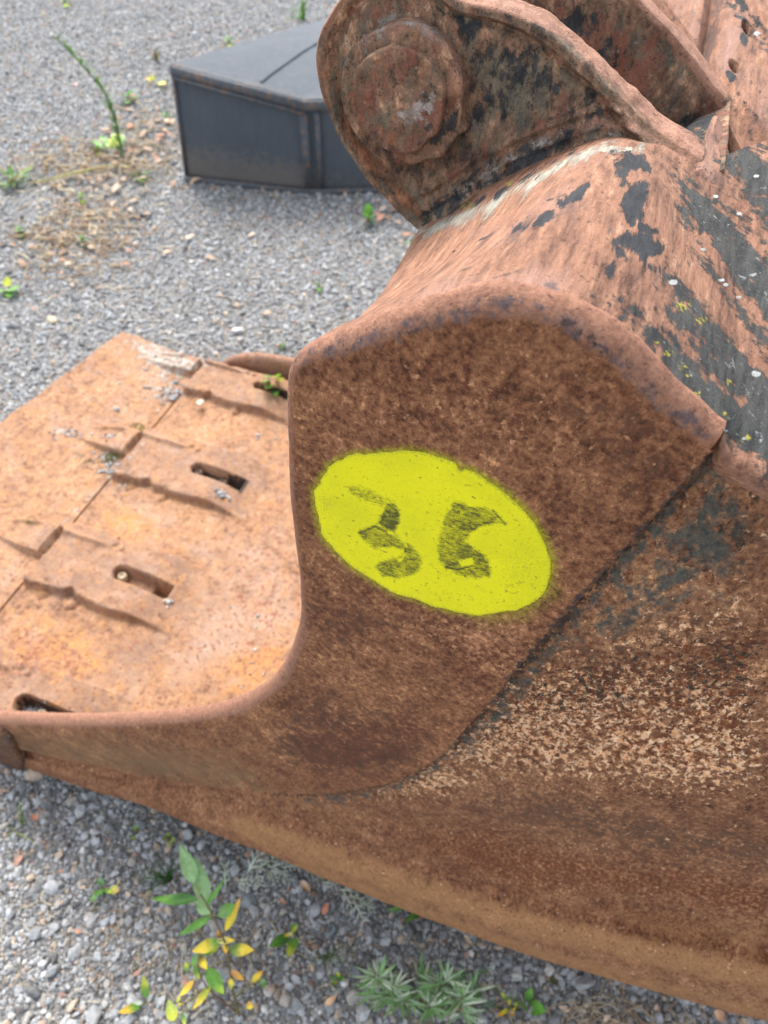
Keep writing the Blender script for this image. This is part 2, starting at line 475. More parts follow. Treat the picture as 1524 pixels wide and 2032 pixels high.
def ground_mat():
    m, nt, bs = new_mat('gritty_ground')
    tc = N(nt, 'ShaderNodeTexCoord').outputs['Object']
    n1 = noise(nt, tc, 2.2, 5, .6); n2 = noise(nt, tc, 150, 4, .7)
    vo = N(nt, 'ShaderNodeTexVoronoi'); vo.inputs['Scale'].default_value = 170; nt.links.new(tc, vo.inputs['Vector'])
    bw = N(nt, 'ShaderNodeRGBToBW'); nt.links.new(vo.outputs['Color'], bw.inputs[0])
    col = mixc(nt, sharp(nt, n1, .5, 3), (.24, .225, .20), (.19, .18, .165))
    col = mixc(nt, math_(nt, 'MULTIPLY', sharp(nt, bw.outputs[0], .55, 3), .8), col, (.34, .345, .35))
    col = mixc(nt, math_(nt, 'MULTIPLY', sharp(nt, n2, .56, 6), .7), col, (.10, .095, .09))
    nt.links.new(col, bs.inputs['Base Color']); bs.inputs['Roughness'].default_value = .95
    bp = N(nt, 'ShaderNodeBump'); bp.inputs['Strength'].default_value = .8; bp.inputs['Distance'].default_value = .006
    nt.links.new(math_(nt, 'SUBTRACT', n2, vo.outputs['Distance']), bp.inputs['Height']); nt.links.new(bp.outputs[0], bs.inputs['Normal'])
    return m
M['ground'] = ground_mat()
def box_mat():
    m, nt, bs = new_mat('dark_blue_painted_steel')
    tc = N(nt, 'ShaderNodeTexCoord').outputs['Object']
    mp = N(nt, 'ShaderNodeMapping'); nt.links.new(tc, mp.inputs['Vector']); mp.inputs['Scale'].default_value = (1, 1, .12)
    n1 = noise(nt, tc, 7, 5, .65); n2 = noise(nt, mp.outputs[0], 60, 4, .6); n3 = noise(nt, tc, 45, 5, .7)
    col = mixc(nt, sharp(nt, n1, .5, 3), (.068, .084, .104), (.082, .098, .118))
    col = mixc(nt, math_(nt, 'MULTIPLY', sharp(nt, n2, .55, 5), .35), col, (.050, .066, .088))
    d = N(nt, 'ShaderNodeAttribute', attribute_name='dust').outputs['Fac']
    dm = sharp(nt, math_(nt, 'MULTIPLY_ADD', math_(nt, 'SUBTRACT', n3, .5), 1.3, d), .5, 2.2)
    col = mixc(nt, math_(nt, 'MULTIPLY', dm, .6), col, (.17, .145, .12))
    r = N(nt, 'ShaderNodeAttribute', attribute_name='rst').outputs['Fac']
    col = mixc(nt, sharp(nt, math_(nt, 'MULTIPLY_ADD', math_(nt, 'SUBTRACT', n3, .5), 1.6, r), .62, 4), col, (.24, .12, .06))
    nt.links.new(col, bs.inputs['Base Color']); bs.inputs['Roughness'].default_value = .7; bs.inputs['Specular IOR Level'].default_value = .2
    bp = N(nt, 'ShaderNodeBump'); bp.inputs['Strength'].default_value = .25; bp.inputs['Distance'].default_value = .01
    nt.links.new(n1, bp.inputs['Height']); nt.links.new(bp.outputs[0], bs.inputs['Normal'])
    return m
M['box'] = box_mat()

# ------------------------------------------------------------------ ground
gs = 1
gx = np.linspace(-60, 60, 3); 
me = raw_mesh('ground', [(-80, -60, 0), (80, -60, 0), (80, 120, 0), (-80, 120, 0)], [(0, 1, 2, 3)])
tag(link_mesh('ground', me, M['ground']), 'gritty grey gravel ground', kind='structure')

# ------------------------------------------------------------------ excavator bucket
UPZ = np.array([0, 0, 1.])
bucket = thing('excavator_bucket', 'large rusty excavator bucket lying on the gravel with 36 in a yellow sprayed oval', 'excavator bucket',
               tuple(ORG * np.array([1, 1, 0])), -YAW)

def smooth01(x): x = np.clip(x, 0, 1); return x * x * (3 - 2 * x)

# --- the cheek plate (thick reinforcement carrying the number): outer edge paired with the inner step
pairs = [((1408,893),(1413,893)), ((1384,880),(1385,925)), ((1340,842),(1335,985)), ((1297,810),(1285,1040)), ((1254,769),(1235,1095)),
 ((1213,729),(1190,1145)), ((1178,702),(1150,1190)), ((1124,672),(1105,1237)), ((1050,645),(1055,1295)), ((1000,635),(1025,1330)),
 ((950,637),(1000,1360)), ((900,645),(975,1390)), ((800,672),(930,1440)), ((740,692),(905,1468)), ((680,714),(880,1492)), ((622,733),(860,1508)),
 ((596,752),(845,1518)), ((588,795),(830,1528)), ((588,850),(805,1540)), ((592,1000),(770,1555)), ((603,1100),(730,1563)), ((612,1180),(690,1570)),
 ((610,1250),(640,1573)), ((595,1310),(590,1575)), ((560,1370),(530,1572)), ((510,1408),(470,1568)), ((450,1430),(410,1560)),
 ((350,1444),(320,1545)), ((200,1450),(190,1520)), ((100,1448),(95,1500)), ((0,1441),(0,1478)), ((-110,1432),(-110,1452))]
po = np.array([p[0] for p in pairs], float); pi_ = np.array([p[1] for p in pairs], float)
avg = .6 * po + .4 * pi_
par = np.r_[0, np.cumsum(np.linalg.norm(np.diff(avg, axis=0), axis=1))]; par /= par[-1]
NT, NK = 420, 210
tt = np.linspace(0, 1, NT)
O3 = onw(po[:, 0], po[:, 1], 0.0); I3 = onw(pi_[:, 0], pi_[:, 1], 0.0)
Oc = resample(O3, tt, par); Ic = resample(I3, tt, par)
os_ = np.stack([Oc @ EV, Oc[:, 2]], -1)
tg = np.gradient(os_, axis=0)
for _ in range(6): tg[1:-1] = (tg[:-2] + tg[1:-1] * 2 + tg[2:]) / 4
tg /= np.linalg.norm(tg, axis=1, keepdims=True)
QO = tg[:, 1:2] * EV + (-tg[:, 0:1]) * np.array([0, 0, 1.])        # in-plane outward direction
rad = np.interp(tt, par, np.interp(np.arange(len(pairs)), [0, 4, 10, 15, 17, 22, 25, 29, 31], [.011, .013, .013, .011, .0085, .011, .016, .019, .019]))
def dent(P, amp=1.0):
    return amp * (.0045 * vnoise(P, 6) + .0016 * vnoise(P, 21) + .0006 * vnoise(P, 70))
rows = []
kk = np.linspace(0, 1, NK)
for k in kk[::-1]:                                                   # step side -> outer edge
    P = Oc * (1 - k) + Ic * k
    P = P + NV * (dent(P) * np.clip(k * 8, 0, 1) * np.clip((1 - k) * 12, 0, 1))[:, None]
    rows.append(P)
stepw = np.interp(Ic @ EV, [-.9, -.5, -.3], [.003, .007, .015])
edge_n = .0012 * vnoise(Ic, 60)
pre = [Ic + NV * .024, Ic + NV * (stepw * .35)[:, None]]
rows = pre + rows
for ph in np.linspace(0, 90, 9)[1:]:
    s_, c_ = math.sin(R(ph)), 1 - math.cos(R(ph))
    rows.append(Oc + QO * (rad * s_)[:, None] + NV * (rad * c_)[:, None] + QO * (.0012 * vnoise(Oc, 40) * s_)[:, None])
Tedge = rows[-1].copy()
rows.append(rows[-1] + NV * .012 - QO * .016)
rows.append(rows[-1] - QO * .03)
P = np.stack(rows)
px = proj(P)
X = px
yel_out = np.array([(90,320),(112,295),(130,285),(128,262),(140,240),(165,215),(172,190),(205,165),(240,150),(285,128),(330,115),(370,120),(400,113),(450,112),(500,104),(520,108),(600,97),(680,104),(730,114),(780,130),(860,155),(893,172),(902,196),(920,208),(945,198),(990,215),(1050,250),(1068,272),(1095,280),(1180,340),(1270,420),(1330,490),(1375,570),(1405,640),(1425,700),(1420,780),(1400,850),(1375,895),(1310,940),(1240,975),(1180,982),(1080,1000),(1020,1012),(950,1002),(850,982),(750,955),(650,915),(560,895),(480,850),(380,790),(300,740),(240,680),(170,610),(135,560),(120,480),(98,400)], float) / 2.822 + np.array([590, 860])
dy = line_dist(X, yel_out, True)
ovs = np.clip(.66 - dy / 26, 0, 1)
ovs = mx(ovs, region(X, [(1040,1120),(1100,1090),(1105,1180),(1040,1225),(960,1235),(950,1215)], 25, .5))
scr = 0 * X[..., 0]
r8 = np.random.default_rng(21)
for _ in range(26):
    a_ = np.array([r8.uniform(640, 1300), r8.uniform(700, 1350)]); ang = r8.choice([-.55, .12, .5, -.2]) + r8.normal(0, .12); L_ = r8.uniform(30, 150)
    scr = np.maximum(scr, stroke(X, [a_, a_ + L_ * np.array([math.cos(ang), math.sin(ang)]) * [.5, .5] + r8.normal(0, 3, 2), a_ + L_ * np.array([math.cos(ang), math.sin(ang)])], .3, 2.2, r8.uniform(.45, .8)))
drk = 0 * scr
for pts_ in ([(690,1195),(780,1285),(900,1420)], [(640,1290),(700,1350),(770,1400)], [(760,1200),(850,1290),(940,1370)], [(610,1400),(700,1470),(760,1500)], [(640,1440),(720,1500)], [(1010,790),(1060,860),(1085,930)], [(700,1480),(640,1420),(560,1385)]):
    drk = np.maximum(drk, stroke(X, pts_, 1.0, 3, .72))
at = dict(
    ovs=ovs,
    tan=mx(scr, region(X, [(840,1215),(1010,1215),(1080,1240),(1040,1300),(1000,1340),(900,1300),(800,1260)], 70, .60),
           region(X, [(700,740),(950,700),(1200,800),(1300,900),(1200,1000),(1000,950),(700,860)], 90, .33), np.full(X.shape[:2], .16),
           region(X, [(400,1440),(600,1420),(800,1380),(700,1480),(450,1500)], 50, .36)),
    pale=mx(np.clip((np.arange(len(P))[:, None] - NK - 1) / 4., 0, 1) * np.ones(X.shape[:2]) * .85, stroke(X, [(560,745),(568,900),(575,1050),(592,1180),(598,1260),(560,1350),(480,1405),(350,1425),(0,1428)], 13, 7, .85),
            stroke(X, [(1400,868),(1300,785),(1210,700),(1130,640),(1040,618),(940,615),(800,650),(600,712)], 16, 10, .75)),
    oli=mx(region(X, [(-100,1455),(0,1452),(250,1462),(480,1500),(560,1580),(300,1560),(0,1500)], 60, .62)),
    pur=mx(stroke(X, [(1405,868),(1300,785),(1210,700),(1120,640),(1040,610),(900,625),(760,665),(600,712)], 26, 14, .42), stroke(X, [(1130,640),(1060,600),(960,600)], 16, 14, .50)),
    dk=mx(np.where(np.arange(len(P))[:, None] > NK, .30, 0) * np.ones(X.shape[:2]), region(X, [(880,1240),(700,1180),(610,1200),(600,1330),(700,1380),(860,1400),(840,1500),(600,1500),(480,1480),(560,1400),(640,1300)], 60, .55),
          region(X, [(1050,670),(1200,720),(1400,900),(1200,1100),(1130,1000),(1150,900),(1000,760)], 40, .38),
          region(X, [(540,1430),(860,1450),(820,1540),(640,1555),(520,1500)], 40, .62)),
    red=mx(drk, np.full(X.shape[:2], .25), region(X, [(900,1250),(1080,1250),(980,1380),(850,1360)], 40, .45), region(X, [(560,1440),(850,1400),(840,1510),(600,1560)], 30, .45)),
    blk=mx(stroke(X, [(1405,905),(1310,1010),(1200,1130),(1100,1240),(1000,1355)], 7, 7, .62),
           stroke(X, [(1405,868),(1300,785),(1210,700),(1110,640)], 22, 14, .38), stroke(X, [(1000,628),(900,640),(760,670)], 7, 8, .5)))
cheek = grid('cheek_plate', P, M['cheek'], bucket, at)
cheek['label'] = 'thick brown rusted cheek plate with rounded edge'

# --- yellow sprayed oval, a thin film following the plate
def cheek_point(u, v):
    P = onw(u, v, 0.0)
    k = 1.0
    return P + NV * (dent(P) * k - .0007)[..., None]
ctr = np.array([860., 1062.])
nr, na = 200, 620
th = np.linspace(0, len(yel_out), na, endpoint=False)
cl = np.vstack([yel_out, yel_out[:1]])
ob = resample(cl, th / len(yel_out), np.arange(len(cl)) / len(yel_out), smooth=False)
ob = ob + np.stack([vnoise(np.c_[ob, 0 * ob[:, 0]], .09), vnoise(np.c_[ob, 9 + 0 * ob[:, 0]], .09)], -1) * 3
q = np.linspace(0, 1, nr) ** .8
UV = ctr + (ob - ctr)[None] * q[:, None, None]
P = cheek_point(UV[..., 0], UV[..., 1])
P[-1] += NV * .0012
Z4 = lambda pts: np.array(pts, float) / 2.822 + np.array([590, 860])
inkp = [(Z4([(262,300),(340,288),(410,312),(470,350),(548,378),(505,402),(470,410),(380,382),(310,350)]), .38),
        (Z4([(500,385),(545,385),(578,440),(572,500),(548,545),(505,540),(450,500),(480,440)]), .66),
        (Z4([(345,562),(380,520),(445,498),(500,540),(560,560),(612,608),(608,655),(540,632),(430,640),(385,605)]), .50),
        (Z4([(612,600),(665,640),(706,690),(700,745),(655,790),(560,815),(480,798),(428,735),(480,705),(560,690),(604,655)]), .54),
        (Z4([(880,368),(980,398),(1080,408),(1120,450),(1185,497),(1120,492),(1040,512),(980,548),(950,595),(990,620),(1060,670),(1092,740),(1088,790),(1010,802),(920,790),(850,752),(800,712),(785,640),(800,560),(820,470)]), .55)]
inkv = np.zeros(UV.shape[:2])
for poly, val in inkp: inkv = np.maximum(inkv, region(UV, poly, 5.0, val * 1.08))
inkv = np.maximum(inkv, stroke(UV, Z4([(355,552),(440,515),(500,545)]), 4, 4, .8))
inkv = np.maximum(inkv, stroke(UV, Z4([(790,628),(880,660),(960,650)]), 2, 3, .9))
inkv = np.maximum(inkv, stroke(UV, Z4([(840,738),(900,752),(985,728)]), 3, 3, .95))
inkv = np.maximum(inkv, stroke(UV, Z4([(1100,425),(1170,493)]), 3, 3, .8))
inkv = np.maximum(inkv, stroke(UV, Z4([(610,640),(600,700),(560,745)]), 3, 3, .85))
inkv = np.maximum(inkv, stroke(UV, Z4([(1170,840),(1275,815)]), 1.5, 3, .5))
inkv = inkv * (1 + .45 * vnoise(np.c_[UV.reshape(-1, 2), 0 * UV.reshape(-1, 2)[:, :1]], .05).reshape(inkv.shape))
inkv *= 1 - region(UV, Z4([(905,700),(985,685),(990,715),(925,735)]), 2)
inkv *= 1 - region(UV, Z4([(560,700),(590,690),(606,660),(600,695),(575,712)]), 2) * .9
dd = line_dist(UV, yel_out, True)
thin = np.clip(.66 - dd / 15, 0, 1)
thin = mx(thin, region(UV, Z4([(90,320),(230,330),(240,420),(180,470),(110,470)]), 22, .50), region(UV, Z4([(1050,640),(1390,600),(1400,850),(1180,860)]), 40, .40),
          region(UV, Z4([(620,820),(900,830),(1000,900),(800,960),(600,880)]), 30, .33), np.full(dd.shape, .17) + .22 * fbm(np.c_[UV.reshape(-1, 2), 0 * UV.reshape(-1, 2)[:, :1]], .02, 3).reshape(dd.shape))
film = grid('sprayed_number', P, M['paint'], cheek, dict(ink=inkv, thin=thin), closed=True)
film['label'] = 'fluorescent yellow sprayed oval with the black hand-painted number 36'

# --- side plate behind the cheek, running down into the rolled bottom rim
sp_ = [((1760,1110),(1760,1950),(1760,2000),(1760,2085)), ((1524,962),(1524,1886),(1524,1940),(1524,2027)), ((1440,914),(1450,1868),(1450,1924),(1450,2010)),
 ((1413,893),(1362,1852),(1362,1905),(1362,1987)), ((1335,985),(1290,1840),(1290,1892),(1290,1967)), ((1235,1095),(1212,1820),(1212,1873),(1212,1945)),
 ((1105,1237),(1062,1785),(1062,1835),(1062,1900)), ((1000,1360),(912,1742),(912,1795),(912,1846)), ((905,1468),(800,1700),(800,1750),(820,1812)),
 ((845,1518),(700,1665),(700,1718),(740,1780)), ((770,1555),(600,1635),(600,1680),(645,1744)), ((640,1573),(500,1605),(500,1648),(550,1702)),
 ((530,1572),(400,1577),(400,1615),(452,1664)), ((410,1560),(310,1560),(310,1588),(350,1621)), ((320,1545),(240,1545),(240,1563),(275,1592)),
 ((190,1520),(150,1524),(150,1540),(180,1565)), ((95,1500),(80,1506),(80,1518),(90,1535)), ((0,1478),(0,1484),(0,1492),(0,1505)), ((-110,1452),(-110,1458),(-110,1462),(-110,1472))]
A = np.array(sp_, float)
g = np.interp(A[:, 0, 0], [0, 300, 640, 1000], [.15, .4, .8, 1])
wside = np.interp(A[:, 0, 0], [0, 450, 800], [.002, .006, .014])
U3 = onw(A[:, 0, 0], A[:, 0, 1], wside)
V3 = onw(A[:, 1, 0], A[:, 1, 1], wside + .004)
R3 = onw(A[:, 2, 0], A[:, 2, 1], wside - .022 * g)
S3 = onw(A[:, 3, 0], A[:, 3, 1], wside - .031 * g)
av = (A[:, 0] + A[:, 3]) / 2
par2 = np.r_[0, np.cumsum(np.linalg.norm(np.diff(av, axis=0), axis=1))]; par2 /= par2[-1]
NT2 = 520
t2 = np.linspace(0, 1, NT2)
U3, V3, R3, S3 = [resample(a, t2, par2) for a in (U3, V3, R3, S3)]
gg = np.interp(t2, par2, g)[:, None]
D1 = S3 + np.array([0, 0, -.03]) * gg + NV * .012 * gg
D2 = D1 + np.array([0, 0, -.03]) * gg + NV * .05
D3 = D2 + NV * .12; D3[:, 2] = np.minimum(D3[:, 2] * .35, .05)
rows = [U3 + NV * .03 - np.array([0, 0, .004])]
for k in np.linspace(0, 1, 170)[:-1]:
    P = U3 * (1 - k) + V3 * k
    P = P + NV * (dent(P, 1.2) * min(1, k * 10) + .010 * math.sin(math.pi * k) + (.006 * math.exp(-((k - .72) / .14) ** 2)) - .006 * math.exp(-((k - .5) / .1) ** 2))[:, None]
    rows.append(P)
prof = np.stack([V3, R3, (R3 + S3) / 2 - NV * .006 * gg, S3, D1, D2])
pk = np.array([0, .3, .52, .72, .85, 1])
for k in np.linspace(0, 1, 60):
    i = min(np.searchsorted(pk, k, 'right') - 1, 4)
    Pk = resample(prof.transpose(1, 0, 2).transpose(1, 0, 2).reshape(6, -1), np.array([k]), pk).reshape(-1, 3)
    rows.append(Pk + NV * dent(Pk, .8)[:, None])
rows.append(D3)
P = np.stack(rows); X = proj(P)
ones = np.ones(X.shape[:2])
at = dict(
    tan=mx(region(X, [(860,1500),(1010,1330),(1130,1290),(1524,1330),(1524,1560),(1400,1590),(1150,1560),(1000,1540),(880,1560),(780,1580)], 60, .53),
           region(X, [(700,1580),(870,1500),(960,1530),(900,1590)], 35, .52), region(X, [(1250,1180),(1524,1150),(1524,1330),(1150,1310)], 70, .37),
           region(X, [(900,1430),(1080,1320),(1150,1420),(1100,1530),(900,1530)], 60, .58), .14 * ones),
    dk=mx(region(X, [(900,1570),(1100,1560),(1300,1610),(1540,1640),(1700,1660),(1700,1760),(1524,1740),(1250,1700),(1000,1650),(880,1600)], 60, .60),
          region(X, [(1120,1250),(1524,1150),(1524,1260),(1250,1360),(1100,1380)], 60, .46), region(X, [(1430,1400),(1540,1440),(1540,1560),(1380,1560)], 50, .4),
          region(X, [(1440,940),(1600,1000),(1600,1160),(1400,1180)], 60, .42)),
    red=mx(region(X, [(770,1650),(950,1620),(1250,1700),(1524,1740),(1700,1780),(1700,1880),(1300,1800),(1020,1790),(880,1730)], 45, .50),
           region(X, [(900,1430),(1100,1280),(1524,1200),(1524,1540),(1300,1560),(900,1520)], 60, .40),
           region(X, [(1080,1740),(1420,1800),(1524,1900),(1250,1850)], 40, .46), .22 * ones),
    blk=mx(region(X, [(960,1390),(1150,1300),(1524,1230),(1524,1420),(1250,1430),(1050,1440),(930,1520)], 50, .44),
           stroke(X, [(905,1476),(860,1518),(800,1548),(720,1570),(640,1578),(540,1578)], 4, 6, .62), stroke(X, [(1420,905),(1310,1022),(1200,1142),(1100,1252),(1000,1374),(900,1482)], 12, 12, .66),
           region(X, [(1430,940),(1520,990),(1500,1120),(1380,1150),(1300,1100)], 40, .45)),
    ora=mx(stroke(X, [(1700,2010),(1524,1945),(1362,1907),(1212,1875),(1062,1838),(912,1797),(762,1742),(600,1685),(480,1640)], 26, 26, .92),
           region(X, [(1200,1790),(1524,1830),(1524,1900),(1250,1850)], 30, .55), stroke(X, [(250,1510),(500,1570),(650,1610)], 14, 16, .45),
           stroke(X, [(600,1715),(850,1820),(1080,1900),(1300,1960),(1524,2010)], 26, 18, .62)),
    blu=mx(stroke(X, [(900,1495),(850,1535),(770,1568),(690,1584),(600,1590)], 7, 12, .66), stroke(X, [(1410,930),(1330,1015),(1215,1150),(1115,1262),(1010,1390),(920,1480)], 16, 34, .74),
           region(X, [(1400,920),(1480,980),(1500,1130),(1300,1250),(1180,1300),(1150,1250),(1300,1080)], 70, .60)))
side = grid('side_plate', P, M['side'], bucket, at)
side['label'] = 'speckled brown side plate rolling into the bottom rim'

# --- top plate and back shell: from the near rounded edge back to the hinge ear and beyond
wE = .27
top_px = [(596,752),(622,733),(680,714),(740,692),(800,672),(900,645),(950,637),(1000,635),(1050,645),(1124,672),(1178,702),(1213,729),(1254,769),(1297,810),(1340,842),(1384,880),(1408,893)]
i16 = par[16]; tsel = np.linspace(i16, 0, 360)
Tn = np.stack([np.interp(tsel, tt, Tedge[:, i]) for i in range(3)], -1)
ext = onw(np.array([1440, 1524, 1640, 1800.]), np.array([888, 938, 1012, 1122.]), .012)
Tn = np.vstack([Tn, resample(np.vstack([Tn[-1:], ext]), 90)[1:]])
base_px = np.array([(836,446),(880,425),(960,372),(1060,322),(1140,290),(1200,272),(1290,283),(1385,325)], float)
Bs = onw(base_px[:, 0], base_px[:, 1], wE - .006)
fc = [onw(np.array([1425.]), np.array([318.]), .290)[0], onw(np.array([1490.]), np.array([285.]), .335)[0], onw(np.array([1620.]), np.array([250.]), .39)[0], onw(np.array([1850.]), np.array([150.]), .46)[0]]
Fc3 = np.vstack([Bs, fc])
# parameter of far points along the near curve
npx = proj(Tn)
near_at = [(598,700),(640,690),(760,655),(900,625),(1000,618),(1075,628),(1180,690),(1395,868),(1440,884),(1524,936),(1640,1010),(1800,1120)]
idx = [int(np.argmin(np.linalg.norm(npx - np.array(q), axis=1))) for q in near_at]
idx = [0, 25, 70, 115, 145, 170, 215, 300, 345, 385, 415, 448]
fp = np.array(idx) / (len(Tn) - 1); fp = np.maximum.accumulate(fp + np.arange(len(fp)) * 1e-6); fp = (fp - fp[0]) / (fp[-1] - fp[0])
tl = np.linspace(0, 1, len(Tn))
Tf = resample(Fc3, tl, fp)
Lk = np.array([0, .13, .27, .5, .75, 1]); Lpx = np.array([(592,702),(686,660),(722,618),(764,566),(806,500),(836,446)], float)
Lpx[0] = npx[0]
rows = []
for k in np.linspace(0, 1, 230):
    P = Tn * (1 - k) + Tf * k
    lp = np.array([np.interp(k, Lk, Lpx[:, 0]), np.interp(k, Lk, Lpx[:, 1])])
    zz = Tn[0, 2] * (1 - k) + Tf[0, 2] * k
    L = onz(lp[0], lp[1], zz)
    P = P + ((1 - tl) ** 5)[:, None] * (L - P[0])
    crest = .010 * math.sin(math.pi * k) * np.exp(-((tl - .42) / .14) ** 2)
    sag = -.010 * math.sin(math.pi * min(1, k * 1.2)) ** 2 * np.exp(-((tl - .15) / .13) ** 2)
    P = P + np.array([0, 0, 1.]) * ((crest + sag) + dent(P, .8) * min(1, k * 15))[:, None]
    rows.append(P)
P = np.stack(rows)
wgt = np.clip((np.arange(P.shape[1]) - 300) / 20., 0, 1)[None, :, None] * np.clip(np.linspace(0, 1, P.shape[0]) * 12 - .3, 0, 1)[:, None, None]
for _ in range(260):
    Q = P.copy(); Q[:, 1:-1] = (P[:, :-2] + P[:, 2:]) / 2; P = P + (Q - P) * wgt
# rolled-over near edge beyond the cheek plate
em = np.clip((np.arange(P.shape[1]) - 352) / 10., 0, 1)[:, None]
P = np.concatenate([(P[0] + (NV * .010 - np.array([0, 0, .030])) * em)[None], (P[0] + (-NV * .003 - np.array([0, 0, .010])) * em)[None], (P[0] + (-NV * .004 - np.array([0, 0, .005])) * em)[None], (P[0] + (-NV * .0035 - np.array([0, 0, .0022])) * em)[None], P], 0)
lip0 = P[:, :1] + np.array([0, 0, -.006]) - EV * .003
lip1 = lip0 + np.array([0, 0, -.010]) + EV * .001
P = np.concatenate([lip1 + np.array([0, 0, -.02]), lip1, lip0, P], axis=1)
X = proj(P); ones = np.ones(X.shape[:2])
blkpatches = [[(1203,312),(1240,302),(1280,308),(1290,340),(1262,352),(1230,345)], [(1240,358),(1290,358),(1284,395),(1276,430),(1262,440),(1300,458),(1280,462),(1240,448),(1226,420),(1235,385)],
    [(1232,452),(1262,458),(1300,478),(1318,492),(1296,504),(1284,512),(1258,508),(1240,490),(1222,484)], [(1224,488),(1240,500),(1252,520),(1240,518)], [(1284,524),(1300,532),(1296,540),(1286,534)], [(1310,530),(1334,528),(1332,536),(1314,538)],
    [(1020,455),(1080,428),(1112,424),(1080,440),(1040,458)], [(1140,375),(1165,365),(1150,392),(1120,400),(1128,385)], [(1108,402),(1130,398),(1110,412)], [(1200,532),(1220,530),(1216,548),(1200,545)]]
blk = 0
for p in blkpatches: blk = np.maximum(blk, region(X, p, 20, .92))
for a_, b_ in [((1030,455),(1112,424)),((900,500),(1000,455)),((1080,400),(1160,372)),((860,560),(960,520)),((1100,470),(1190,430)),((1180,560),(1235,600)),((1190,590),(1260,640))]:
    blk = np.maximum(blk, stroke(X, [a_, b_], 1.5, 4, .60))
blk = mx(blk, stroke(X, [(845,440),(900,415),(980,385),(1060,340),(1140,300)], 9, 14, .62), stroke(X, [(1180,615),(1240,660),(1300,700),(1350,750)], 13, 16, .55), stroke(X, [(1240,600),(1310,650),(1380,720)], 10, 12, .5))
grn = mx(region(X, [(1315,500),(1400,600),(1524,700),(1650,800),(1650,1100),(1524,945),(1430,860),(1340,760),(1260,640),(1330,640),(1400,700),(1330,590)], 34, .90),
         region(X, [(1330,330),(1420,380),(1524,480),(1700,600),(1700,880),(1524,720),(1450,620),(1400,520),(1350,400)], 34, .90),
         region(X, [(1440,215),(1524,310),(1700,450),(1700,600),(1524,470),(1440,330)], 34, .85),
         region(X, [(1300,570),(1370,600),(1420,670),(1370,700),(1310,640)], 16, .58), stroke(X, [(1200,620),(1300,705),(1420,830)], 10, 16, .42))
grn = mx(grn, region(X, [(1330,470),(1400,560),(1524,690),(1800,900),(1800,1100),(1524,930),(1420,850),(1330,745),(1250,650),(1180,610),(1260,600),(1350,620),(1330,560)], 50, .62), region(X, [(1390,330),(1524,440),(1800,620),(1800,420),(1524,290),(1440,250)], 40, .64), stroke(X, [(1150,640),(1230,700),(1330,790),(1430,862)], 10, 14, .55))
veins = mx(stroke(X, [(1290,420),(1340,520),(1400,580),(1460,660),(1530,740)], 17, 12, .8), stroke(X, [(1400,480),(1450,560),(1500,620),(1560,690)], 11, 10, .8), stroke(X, [(1270,590),(1330,670),(1400,740),(1470,800)], 9, 10, .55), stroke(X, [(1400,350),(1470,450),(1560,560)], 9, 12, .7))
grn = grn * (1 - veins)
at = dict(blk=blk, grn=grn, grs=grn * .27, pur=mx(stroke(X, [(590,700),(760,650),(900,612),(1000,590),(1090,600),(1180,660)], 18, 20, .45), region(X, [(900,560),(1090,540),(1180,600),(1100,640),(900,640)], 30, .40)),
    gry=mx(stroke(X, [(840,458),(900,438),(980,404),(1060,358),(1130,318),(1200,292),(1270,296)], 14, 14, .66), stroke(X, [(1220,672),(1275,722),(1350,785)], 8, 14, .52), stroke(X, [(860,465),(960,430),(1050,385)], 6, 12, .42)),
    wht=mx(*[blob(X, c, r, r * .6, .9) for c, r in [((1466,424),6),((1466,590),5),((1500,742),11),((1432,556),7),((1440,565),6),((1335,560),9),((1396,495),5),((1500,350),6),((1420,390),5),((1495,545),7),((1380,800),5),((1440,855),6),((1478,870),5)]], grn * .27),
    lic=.54 * mx(*[blob(X, c, r * 1.5, r * 1.1, .8) for c, r in [((930,408),11),((1308,678),6),((1330,700),8),((1352,728),9),((1365,745),6),((1382,786),11),((1440,826),9),((1478,870),8),((1357,608),12),((1395,635),9),((1447,760),8),((1010,362),7)]]),
    pale=mx(region(X, [(640,700),(860,560),(1060,500),(1180,560),(1100,625),(900,625)], 50, .62), region(X, [(880,470),(1040,390),(1180,330),(1180,420),(1000,500)], 40, .42), .22 * ones),
    dk=mx(stroke(X, [(590,705),(760,660),(900,625),(1000,610),(1080,625),(1150,665)], 12, 14, .50), region(X, [(900,470),(1140,380),(1180,420),(960,520)], 30, .36),
          stroke(X, [(770,558),(750,585)], 4, 6, .7), stroke(X, [(980,552),(1040,535)], 2, 4, .75), .18 * ones, stroke(X, [(1180,650),(1250,730),(1340,810),(1400,862)], 22, 16, .52), stroke(X, [(820,500),(1000,420)], 6, 14, .4)))
top = grid('top_plate', P, M['top'], bucket, at)
top['label'] = 'folded salmon rust top plate with flaked black paint'

# --- near hinge ear
ear_u = np.array([(836,446),(800,415),(760,375),(722,330),(692,283),(662,222),(646,180),(638,130),(642,80),(662,35),(700,-12),(770,-45),(850,-40),(905,8),(1000,32),(1090,78),(1150,132),(1220,196),(1290,262),(1345,300),(1385,325)], float)
ear_b = base_px
pu = np.r_[0, np.cumsum(np.linalg.norm(np.diff(ear_u, axis=0), axis=1))]; pu /= pu[-1]
TE = 420
te = np.linspace(0, 1, TE)
Eu = onw(ear_u[:, 0], ear_u[:, 1], wE); Eu = resample(Eu, te, pu)
jag = (.0018 * vnoise(Eu, 60) + .0006 * vnoise(Eu, 260))
Eb = resample(onw(ear_b[:, 0], ear_b[:, 1], wE), te)
es = np.stack([Eu @ EV, Eu[:, 2]], -1); tge = np.gradient(es, axis=0)
for _ in range(8): tge[1:-1] = (tge[:-2] + 2 * tge[1:-1] + tge[2:]) / 4
